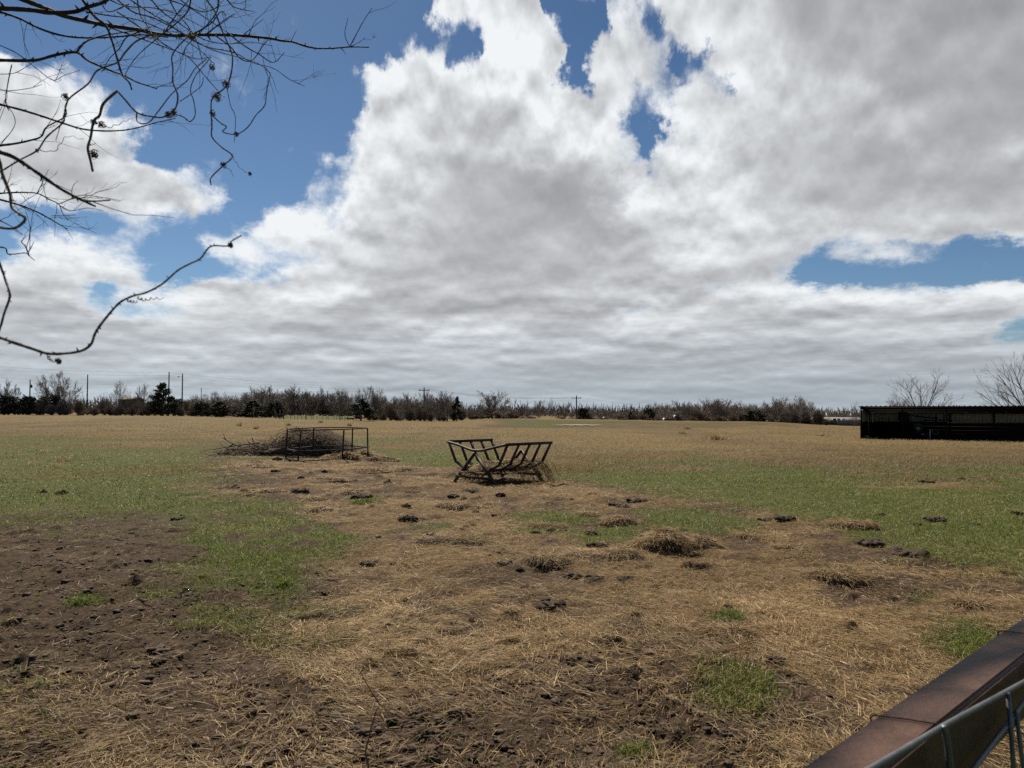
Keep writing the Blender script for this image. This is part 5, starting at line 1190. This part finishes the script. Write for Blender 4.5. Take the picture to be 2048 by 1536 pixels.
for q in (-1.6, 1.65):
    for s in (-1, 1):
        b = MB(); b.lathe([(.18, -.1), (.36, -.1), (.38, 0), (.36, .1), (.18, .1)], (q, s * .86, .38), (0, 1, 0), 18); b.build('wheel', M['rubber'], tk)
# wire fence in front of the green gap
xa = ray(552, 818)[0] * 132; xb = ray(720, 818)[0] * 132
wf = empty('wire_fence', ((xa + xb) / 2, 132, ground_z((xa + xb) / 2, 132)), 'wire fence of uneven dark posts in front of the green field gap', 'fence')
n = 22
for k in range(n + 1):
    q = xa + (xb - xa) * k / n + R2.uniform(-.2, .2); zq = ground_z(q, 132) - wf.location.z
    b = MB(); big = k in (1, 2, 8, 17); b.tube([(q - wf.location.x, 0, zq - .2), (q - wf.location.x + R2.uniform(-.06, .06), 0, zq + (1.7 if big else R2.uniform(1.05, 1.35)))], .10 if big else .04, 6); b.build('post', M['pole'], wf)
b = MB()
for h_ in (.4, .75, 1.1): b.tube([(xa - wf.location.x, .02, h_), (xb - wf.location.x, .02, h_)], .012, 4)
b.build('wire', M['wire'], wf)

# pale bare sand at the foot of the pond bank
px_ = np.linspace(1105, 1205, 60); V_ = []; F_ = []
for i, p_ in enumerate(px_):
    t_ = (p_ - 1105) / 100; q = ray(p_, 853)[0] / ray(p_, 853)[1]
    for j, k in enumerate((0, .25, .5, .75, 1)):
        yy = 99.5 + 1.2 * math.sin(i * .5) * .3 + k * 2.2 * max(.03, math.sin(math.pi * t_) ** .7); V_.append((q * yy, yy, ground_z(q * yy, yy) + .09))
for i in range(59):
    for j in range(4): F_.append((i * 5 + j, (i + 1) * 5 + j, (i + 1) * 5 + j + 1, i * 5 + j + 1))
b = MB(); b.add(V_, F_); M['sand'] = noisy('pale_sand', (.20, .165, .12), (.34, .285, .215), .8, .9, 0)
tag(b.build('sand', M['sand']), kind='structure')
# ------------------------------------------------------------------ sky with clouds (all by direction, infinitely far)
SUN_EL, SUN_AZ = math.radians(48), math.radians(-24)
W = bpy.data.worlds.new('World'); S.world = W; W.use_nodes = True
nt = W.node_tree; L = nt.links; nt.nodes.clear()
def m_(op, a, b=None, c=None, clamp=False):
    n = nt.nodes.new('ShaderNodeMath'); n.operation = op; n.use_clamp = clamp
    for i, v in enumerate((a, b, c)):
        if v is None: continue
        if isinstance(v, (int, float)): n.inputs[i].default_value = v
        else: L.new(v, n.inputs[i])
    return n.outputs[0]
def mr(v, a, b, c=0, d=1, smooth=False):
    n = nt.nodes.new('ShaderNodeMapRange'); n.interpolation_type = 'SMOOTHSTEP' if smooth else 'LINEAR'; n.clamp = True
    L.new(v, n.inputs[0])
    for i, q in enumerate((a, b, c, d)): n.inputs[i + 1].default_value = q
    return n.outputs[0]
def comb(x, y, z):
    n = nt.nodes.new('ShaderNodeCombineXYZ')
    for i, v in enumerate((x, y, z)):
        if isinstance(v, (int, float)): n.inputs[i].default_value = v
        else: L.new(v, n.inputs[i])
    return n.outputs[0]
def noise(vec, sc, det=6, ro=.55, out='Fac', lac=2.0, dist=0):
    n = nt.nodes.new('ShaderNodeTexNoise'); n.inputs['Scale'].default_value = sc; n.inputs['Detail'].default_value = det; n.inputs['Roughness'].default_value = ro
    n.inputs['Lacunarity'].default_value = lac; n.inputs['Distortion'].default_value = dist
    L.new(vec, n.inputs['Vector']); return n.outputs[out]
def billow_n(vec, sc, det=3, ro=.5):
    n = nt.nodes.new('ShaderNodeTexVoronoi'); n.feature = 'SMOOTH_F1'; n.normalize = True
    n.inputs['Scale'].default_value = sc; n.inputs['Detail'].default_value = det; n.inputs['Roughness'].default_value = ro; n.inputs['Smoothness'].default_value = .6
    L.new(vec, n.inputs['Vector']); return n.outputs['Distance']
def vadd(a, b):
    n = nt.nodes.new('ShaderNodeVectorMath'); n.operation = 'ADD'; L.new(a, n.inputs[0])
    if isinstance(b, tuple): n.inputs[1].default_value = b
    else: L.new(b, n.inputs[1])
    return n.outputs[0]
tc = nt.nodes.new('ShaderNodeTexCoord'); nz = nt.nodes.new('ShaderNodeVectorMath'); nz.operation = 'NORMALIZE'; L.new(tc.outputs['Generated'], nz.inputs[0])
sx = nt.nodes.new('ShaderNodeSeparateXYZ'); L.new(nz.outputs[0], sx.inputs[0]); X, Y, Z = sx.outputs
ya = m_('MAXIMUM', m_('ABSOLUTE', Y), .08)
u = m_('DIVIDE', X, ya); v = m_('DIVIDE', Z, ya)
az = m_('ARCTAN2', X, ya); el = m_('ARCSINE', Z); elp = m_('MAXIMUM', el, 0.0)
g = m_('MULTIPLY', m_('LOGARITHM', m_('ADD', elp, .09), math.e), .42)     # clouds flatten towards the horizon
q = comb(az, g, 0.0)
# wandering of the cloud outlines
wn = nt.nodes.new('ShaderNodeSeparateColor'); L.new(noise(q, 6.5, 9, .64, 'Color'), wn.inputs[0])
squash = mr(elp, 0, .5, .22, 1)
wn2 = nt.nodes.new('ShaderNodeSeparateColor'); L.new(noise(q, 24, 7, .66, 'Color'), wn2.inputs[0])
uw = m_('ADD', m_('ADD', u, m_('MULTIPLY', m_('SUBTRACT', wn2.outputs[0], .5), .075)), m_('MULTIPLY', m_('SUBTRACT', wn.outputs[0], .5), .19))
vw = m_('ADD', m_('ADD', v, m_('MULTIPLY', m_('MULTIPLY', m_('SUBTRACT', wn2.outputs[1], .5), .07), squash)), m_('MULTIPLY', m_('MULTIPLY', m_('SUBTRACT', wn.outputs[1], .5), .17), squash))
ROWS = [  # photo row -> (column, cover, brightness)
 (0,   [(-40, 0.00, 85), (850, 0.00, 85), (885, 0.70, 90), (930, 1.00, 90), (1060, 1.00, 90), (1085, 0.05, 86), (1120, 0.00, 85), (1145, 0.48, 86), (1185, 0.48, 86), (1202, 0.15, 85), (1215, 0.58, 86), (1280, 0.68, 85), (1310, 0.48, 84), (1345, 0.78, 84), (1450, 1.00, 80), (1540, 1.00, 73), (1640, 1.00, 68), (1800, 1.00, 65), (2090, 1.00, 66)]),
 (50,  [(-40, 0.00, 85), (865, 0.10, 85), (895, 0.55, 90), (935, 0.90, 92), (1000, 1.00, 92), (1075, 1.00, 91), (1110, 0.48, 88), (1140, 0.00, 86), (1195, 0.00, 86), (1215, 0.58, 85), (1280, 0.63, 84), (1315, 0.15, 83), (1345, 0.78, 85), (1450, 1.00, 82), (1540, 1.00, 75), (1640, 1.00, 69), (1750, 1.00, 70), (1850, 1.00, 66), (2090, 1.00, 66)]),
 (100, [(-40, 0.00, 85), (790, 0.05, 88), (825, 0.55, 90), (870, 0.60, 90), (895, 0.20, 88), (925, 0.30, 88), (950, 1.00, 92), (1040, 1.00, 91), (1100, 0.78, 88), (1125, 0.00, 84), (1155, 0.00, 84), (1180, 0.63, 82), (1240, 0.78, 84), (1320, 0.58, 82), (1345, 0.10, 80), (1420, 0.20, 80), (1450, 0.80, 82), (1540, 1.00, 79), (1640, 1.00, 74), (1750, 1.00, 68), (1850, 1.00, 67), (2090, 1.00, 65)]),
 (150, [(-40, 0.80, 88), (40, 0.90, 88), (110, 0.70, 89), (150, 0.50, 89), (200, 0.30, 90), (240, 0.00, 90), (700, 0.00, 90), (745, 0.65, 92), (800, 1.00, 90), (900, 1.00, 85), (1000, 1.00, 88), (1080, 0.83, 88), (1122, 0.05, 84), (1150, 0.05, 84), (1172, 0.68, 82), (1250, 0.73, 82), (1330, 0.48, 80), (1355, 0.15, 80), (1400, 0.55, 80), (1440, 0.35, 79), (1475, 0.35, 80), (1495, 0.80, 82), (1570, 1.00, 83), (1680, 1.00, 77), (1780, 1.00, 72), (1900, 1.00, 68), (2090, 1.00, 64)]),
 (200, [(-40, 1.00, 84), (60, 1.00, 84), (150, 0.90, 86), (215, 0.60, 90), (245, 0.10, 90), (700, 0.00, 90), (750, 0.60, 91), (800, 1.00, 87), (880, 1.00, 83), (960, 1.00, 81), (1060, 1.00, 84), (1150, 0.83, 85), (1240, 0.68, 82), (1275, 0.35, 80), (1310, 0.35, 80), (1360, 0.68, 82), (1480, 1.00, 83), (1570, 1.00, 81), (1660, 1.00, 78), (1780, 1.00, 74), (1900, 1.00, 73), (2000, 1.00, 67), (2090, 1.00, 63)]),
 (250, [(-40, 1.00, 80), (60, 1.00, 79), (160, 1.00, 82), (250, 0.90, 88), (300, 0.50, 91), (330, 0.05, 90), (680, 0.00, 90), (715, 0.55, 91), (760, 0.95, 89), (850, 1.00, 82), (950, 1.00, 78), (1050, 1.00, 80), (1150, 0.88, 85), (1225, 0.78, 85), (1262, 0.25, 80), (1285, 0.00, 80), (1318, 0.00, 80), (1345, 0.63, 84), (1450, 1.00, 86), (1560, 1.00, 78), (1680, 1.00, 75), (1800, 1.00, 75), (1900, 1.00, 70), (2000, 1.00, 66), (2090, 1.00, 67)]),
 (300, [(-40, 1.00, 78), (60, 1.00, 76), (160, 1.00, 77), (230, 0.95, 84), (285, 0.60, 90), (315, 0.05, 90), (640, 0.00, 90), (690, 0.55, 91), (740, 0.95, 87), (830, 1.00, 82), (950, 1.00, 75), (1060, 1.00, 79), (1130, 0.88, 77), (1210, 0.88, 84), (1275, 0.58, 83), (1305, 0.10, 82), (1335, 0.58, 86), (1420, 1.00, 87), (1500, 1.00, 82), (1600, 1.00, 74), (1700, 1.00, 71), (1800, 1.00, 69), (1900, 1.00, 72), (2000, 1.00, 74), (2090, 1.00, 74)]),
 (350, [(-40, 1.00, 75), (60, 1.00, 72), (160, 1.00, 73), (250, 1.00, 78), (340, 0.95, 85), (410, 0.65, 90), (440, 0.45, 90), (470, 0.35, 89), (500, 0.02, 89), (610, 0.00, 90), (665, 0.50, 91), (720, 0.90, 88), (800, 1.00, 82), (900, 1.00, 75), (1000, 1.00, 70), (1100, 0.88, 71), (1200, 0.88, 72), (1270, 0.88, 80), (1330, 0.58, 83), (1400, 1.00, 86), (1500, 1.00, 82), (1600, 1.00, 73), (1700, 1.00, 69), (1800, 1.00, 68), (1900, 1.00, 69), (2000, 1.00, 73), (2090, 1.00, 74)]),
 (400, [(-40, .4, 84), (60, .6, 84), (140, .9, 82), (230, 1, 80), (320, 1, 80), (400, .95, 86), (460, .6, 90), (490, .2, 89), (530, .03, 89), (580, .15, 90), (620, .5, 90), (670, .5, 89), (720, .9, 86), (800, 1, 80), (900, 1, 73), (1000, 1, 69), (1100, 1, 68), (1200, 1, 68), (1262, .85, 74), (1300, .8, 84), (1380, 1, 86), (1480, 1, 84), (1580, 1, 76), (1700, 1, 71), (1800, 1, 70), (1900, 1, 72), (2090, 1, 71)]),
 (450, [(-40, .0, 86), (60, .05, 86), (180, .15, 86), (240, .5, 88), (290, .5, 88), (340, .3, 88), (400, .3, 88), (440, .15, 88), (480, .12, 88), (520, .45, 91), (560, .85, 91), (620, .8, 90), (660, .55, 88), (700, .65, 87), (760, 1, 82), (850, 1, 75), (950, 1, 70), (1100, 1, 68), (1200, 1, 70), (1280, 1, 80), (1335, .75, 78), (1420, 1, 83), (1540, 1, 83), (1640, 1, 78), (1740, 1, 74), (1880, 1, 77), (2000, .95, 77), (2090, .75, 77)]),
 (500, [(-40, .3, 86), (25, .5, 89), (80, .8, 90), (150, .7, 90), (200, .5, 90), (250, .55, 90), (280, .35, 89), (310, .02, 88), (410, .05, 88), (455, .5, 91), (520, .75, 90), (590, .6, 88), (630, .6, 87), (680, 1, 84), (780, 1, 78), (900, 1, 72), (1000, 1, 70), (1120, 1, 71), (1220, 1, 74), (1330, 1, 78), (1420, 1, 83), (1500, 1, 79), (1590, .9, 78), (1640, .6, 80), (1720, .55, 82), (1800, .6, 82), (1880, .35, 82), (1950, .15, 82), (2090, .05, 82)]),
 (550, [(-40, .5, 84), (30, .8, 85), (100, 1, 83), (180, 1, 83), (250, .9, 86), (290, .5, 88), (320, .12, 88), (400, .1, 88), (470, .3, 89), (530, .5, 88), (590, .9, 82), (680, 1, 79), (780, 1, 75), (900, 1, 71), (1020, 1, 72), (1140, 1, 71), (1250, 1, 74), (1340, .95, 80), (1430, 1, 80), (1530, .95, 76), (1590, .65, 76), (1630, .15, 80), (1700, .02, 82), (2090, .02, 82)]),
 (582, [(-40, 1, 82), (80, 1, 79), (140, .8, 82), (180, .25, 82), (230, .7, 84), (300, .8, 86), (400, .85, 88), (500, .9, 88), (600, .95, 87), (700, 1, 83), (800, 1, 78), (900, 1, 74), (1020, 1, 72), (1140, 1, 73), (1250, 1, 76), (1340, .95, 80), (1430, .8, 79), (1500, .85, 84), (1600, .7, 84), (1700, .65, 85), (1800, .6, 85), (1900, .55, 85), (2000, .8, 86), (2090, .9, 86)]),
 (615, [(-40, 1, 76), (80, 1, 72), (150, .9, 76), (200, .5, 80), (270, .6, 82), (350, .6, 83), (430, 1, 82), (550, 1, 78), (700, 1, 74), (850, 1, 72), (1000, 1, 73), (1130, 1, 72), (1220, .9, 76), (1275, .6, 80), (1330, 1, 78), (1450, 1, 78), (1560, 1, 80), (1700, 1, 76), (1830, 1, 77), (1950, 1, 78), (2020, .9, 80), (2090, .9, 82)]),
 (660, [(-40, 1, 75), (150, 1, 73), (300, 1, 75), (450, 1, 74), (600, 1, 72), (750, 1, 74), (900, .85, 79), (960, .8, 81), (1080, 1, 76), (1200, 1, 75), (1350, 1, 76), (1500, 1, 77), (1650, 1, 75), (1800, 1, 75), (1930, .85, 75), (1990, .45, 73), (2090, .3, 73)]),
 (710, [(-40, 1, 74), (200, 1, 74), (480, .95, 79), (600, 1, 75), (900, 1, 74), (1200, 1, 73), (1500, 1, 71), (1800, .95, 71), (2090, .9, 72)]),
 (760, [(-40, 1, 74), (500, 1, 73), (1000, 1, 71), (1500, 1, 69), (2090, .95, 69)]),
 (815, [(-40, 1, 75), (500, 1, 74), (1000, 1, 72), (1500, 1, 70), (2090, 1, 70)]),
]
def row_v(py): r = ray(CX, py); return r[2] / r[1]
col = None
for i, (py, stops) in enumerate(ROWS):
    r = nt.nodes.new('ShaderNodeValToRGB'); cr = r.color_ramp; cr.interpolation = 'LINEAR'
    while len(cr.elements) < len(stops): cr.elements.new(.5)
    for e_, (px, c, br) in zip(cr.elements, stops):
        rr_2 = ray(px, py); e_.position = (rr_2[0] / rr_2[1] + .8) / 1.6; e_.color = (c, br / 100, 0, 1)
    L.new(mr(uw, -.8, .8), r.inputs['Fac'])
    if col is None: col = r.outputs['Color']
    else:
        x = nt.nodes.new('ShaderNodeMix'); x.data_type = 'RGBA'; L.new(mr(vw, row_v(ROWS[i - 1][0]), row_v(py), 0, 1, True), x.inputs['Factor'])
        L.new(col, x.inputs[6]); L.new(r.outputs['Color'], x.inputs[7]); col = x.outputs[2]
sc = nt.nodes.new('ShaderNodeSeparateColor'); L.new(col, sc.inputs[0]); cov, bri = sc.outputs[0], sc.outputs[1]
# fine structure: wisps, billows, and their relief towards the light
qd = vadd(q, (0.0, 0.018, 0.0))
det = noise(q, 9, 10, .62, dist=.35); fine = noise(q, 34, 8, .62); bil = billow_n(q, 13, 4, .55); bil2 = billow_n(qd, 13, 4, .55)
big = noise(q, 12, 4, .5); big2 = noise(qd, 12, 4, .5)
cv = m_('SUBTRACT', m_('MULTIPLY', cov, 1.5), .25)
D_ = m_('ADD', cv, m_('MULTIPLY', m_('SUBTRACT', det, .5), 1.9)); D_ = m_('ADD', D_, m_('MULTIPLY', m_('SUBTRACT', fine, .5), .9)); D_ = m_('SUBTRACT', D_, m_('MULTIPLY', m_('SUBTRACT', bil, .42), .8))
alpha = m_('MULTIPLY', mr(D_, .2, 1.02, 0, 1, True), m_('MULTIPLY', mr(Y, -.12, .1), mr(elp, .62, .95, 1, .2)))   # unseen clouds behind the camera and overhead are faded out to cut fill light
rel = m_('ADD', m_('MULTIPLY', m_('SUBTRACT', bil2, bil), .8), m_('MULTIPLY', m_('SUBTRACT', big, big2), 1.25))
thin = mr(D_, .5, 1.3, .075, 0.0, True)                    # thin rims let more light through
mid = m_('MULTIPLY', m_('SUBTRACT', noise(q, 8, 4, .45), .5), mr(elp, .05, .2, .04, .15))
b_ = m_('ADD', m_('ADD', m_('ADD', bri, .034), thin), m_('ADD', m_('MULTIPLY', rel, m_('MULTIPLY', mr(elp, .05, .3, .5, .8), mr(bri, .70, .88, .28, .85))), mid))
# thin streaks of the low layer
st = noise(comb(m_('MULTIPLY', az, 7.0), m_('MULTIPLY', elp, 60.0), 3.0), 1.0, 5, .6)
low = m_('MULTIPLY', mr(elp, .12, .24, 1, 0, True), mr(elp, 0.01, .08, .25, 1))
st_b = noise(comb(m_('MULTIPLY', az, 7.0), m_('MULTIPLY', m_('ADD', g, .020), 15.0), 7.0), 1.0, 4, .55); st_a = noise(comb(m_('MULTIPLY', az, 7.0), m_('MULTIPLY', g, 15.0), 7.0), 1.0, 4, .55)
b_ = m_('ADD', b_, m_('MULTIPLY', m_('ADD', m_('MULTIPLY', m_('SUBTRACT', st, .5), .09), m_('MULTIPLY', m_('SUBTRACT', st_a, st_b), .40)), low))
b_ = m_('MINIMUM', m_('MAXIMUM', b_, .45), .965)
lin = m_('MULTIPLY', m_('POWER', m_('SUBTRACT', b_, mr(b_, .72, .88, .03, 0)), 2.2), 10.0)
tint = nt.nodes.new('ShaderNodeMix'); tint.data_type = 'RGBA'; L.new(mr(b_, .62, .9), tint.inputs['Factor']); tint.inputs[6].default_value = (.955, .975, 1.03, 1); tint.inputs[7].default_value = (.97, 1.0, 1.02, 1)
hz = nt.nodes.new('ShaderNodeMix'); hz.data_type = 'RGBA'; L.new(mr(elp, .0, .13, 1, 0), hz.inputs['Factor']); L.new(tint.outputs[2], hz.inputs[6]); hz.inputs[7].default_value = (.86, .985, 1.09, 1)
cl = nt.nodes.new('ShaderNodeVectorMath'); cl.operation = 'SCALE'; L.new(hz.outputs[2], cl.inputs[0]); L.new(lin, cl.inputs[3])
sky = nt.nodes.new('ShaderNodeTexSky'); sky.sky_type = 'NISHITA'; sky.sun_disc = False; sky.sun_elevation = SUN_EL; sky.sun_rotation = SUN_AZ
sky.air_density = 1.0; sky.dust_density = .3; sky.ozone_density = 2.5
sk = nt.nodes.new('ShaderNodeMix'); sk.data_type = 'RGBA'; sk.blend_type = 'MULTIPLY'; sk.inputs['Factor'].default_value = 1; L.new(sky.outputs[0], sk.inputs[6]); 
skt = nt.nodes.new('ShaderNodeMix'); skt.data_type = 'RGBA'; L.new(mr(elp, .12, .5), skt.inputs['Factor']); skt.inputs[6].default_value = (.48, .59, .675, 1); skt.inputs[7].default_value = (.345, .465, .56, 1); L.new(skt.outputs[2], sk.inputs[7])
fin = nt.nodes.new('ShaderNodeMix'); fin.data_type = 'RGBA'; L.new(alpha, fin.inputs['Factor']); L.new(sk.outputs[2], fin.inputs[6]); L.new(cl.outputs[0], fin.inputs[7])
bg = nt.nodes.new('ShaderNodeBackground'); bg.inputs['Strength'].default_value = .0645; L.new(fin.outputs[2], bg.inputs['Color'])
wo = nt.nodes.new('ShaderNodeOutputWorld'); L.new(bg.outputs[0], wo.inputs['Surface'])
W.cycles.sampling_method = 'MANUAL'; W.cycles.sample_map_resolution = 512

sun = bpy.data.lights.new('sun', 'SUN'); sun.energy = 5.0; sun.angle = math.radians(.53); sun.color = (1, .90, .745)
so = bpy.data.objects.new('sun', sun); COL.objects.link(so)
sd = Vector((math.sin(SUN_AZ) * math.cos(SUN_EL), math.cos(SUN_AZ) * math.cos(SUN_EL), math.sin(SUN_EL)))
so.rotation_euler = sd.to_track_quat('Z', 'Y').to_euler(); so.location = (0, 0, 30)

cam = bpy.data.cameras.new('camera'); co = bpy.data.objects.new('camera', cam); COL.objects.link(co); S.camera = co
cam.sensor_width = 36; cam.lens = 36 * F / 2048; cam.clip_start = .05; cam.clip_end = 8000
co.location = (0, 0, EYE); co.rotation_euler = (math.pi / 2 + PITCH, 0, 0)
cam.dof.use_dof = True; cam.dof.focus_distance = 14; cam.dof.aperture_fstop = cam.lens / 3.8
S.view_settings.view_transform = 'Standard'; S.view_settings.look = 'None'; S.view_settings.exposure = .62; S.view_settings.gamma = 1; S.view_settings.use_curve_mapping = False
S.render.engine = 'CYCLES'; S.cycles.use_denoising = False; S.cycles.max_bounces = 6; S.cycles.diffuse_bounces = 3; S.cycles.transmission_bounces = 3; S.cycles.volume_bounces = 0
S.cycles.sample_clamp_indirect = 4; S.render.film_transparent = False; S.cycles.use_adaptive_sampling = True; S.cycles.adaptive_threshold = .012; S.cycles.adaptive_min_samples = 48
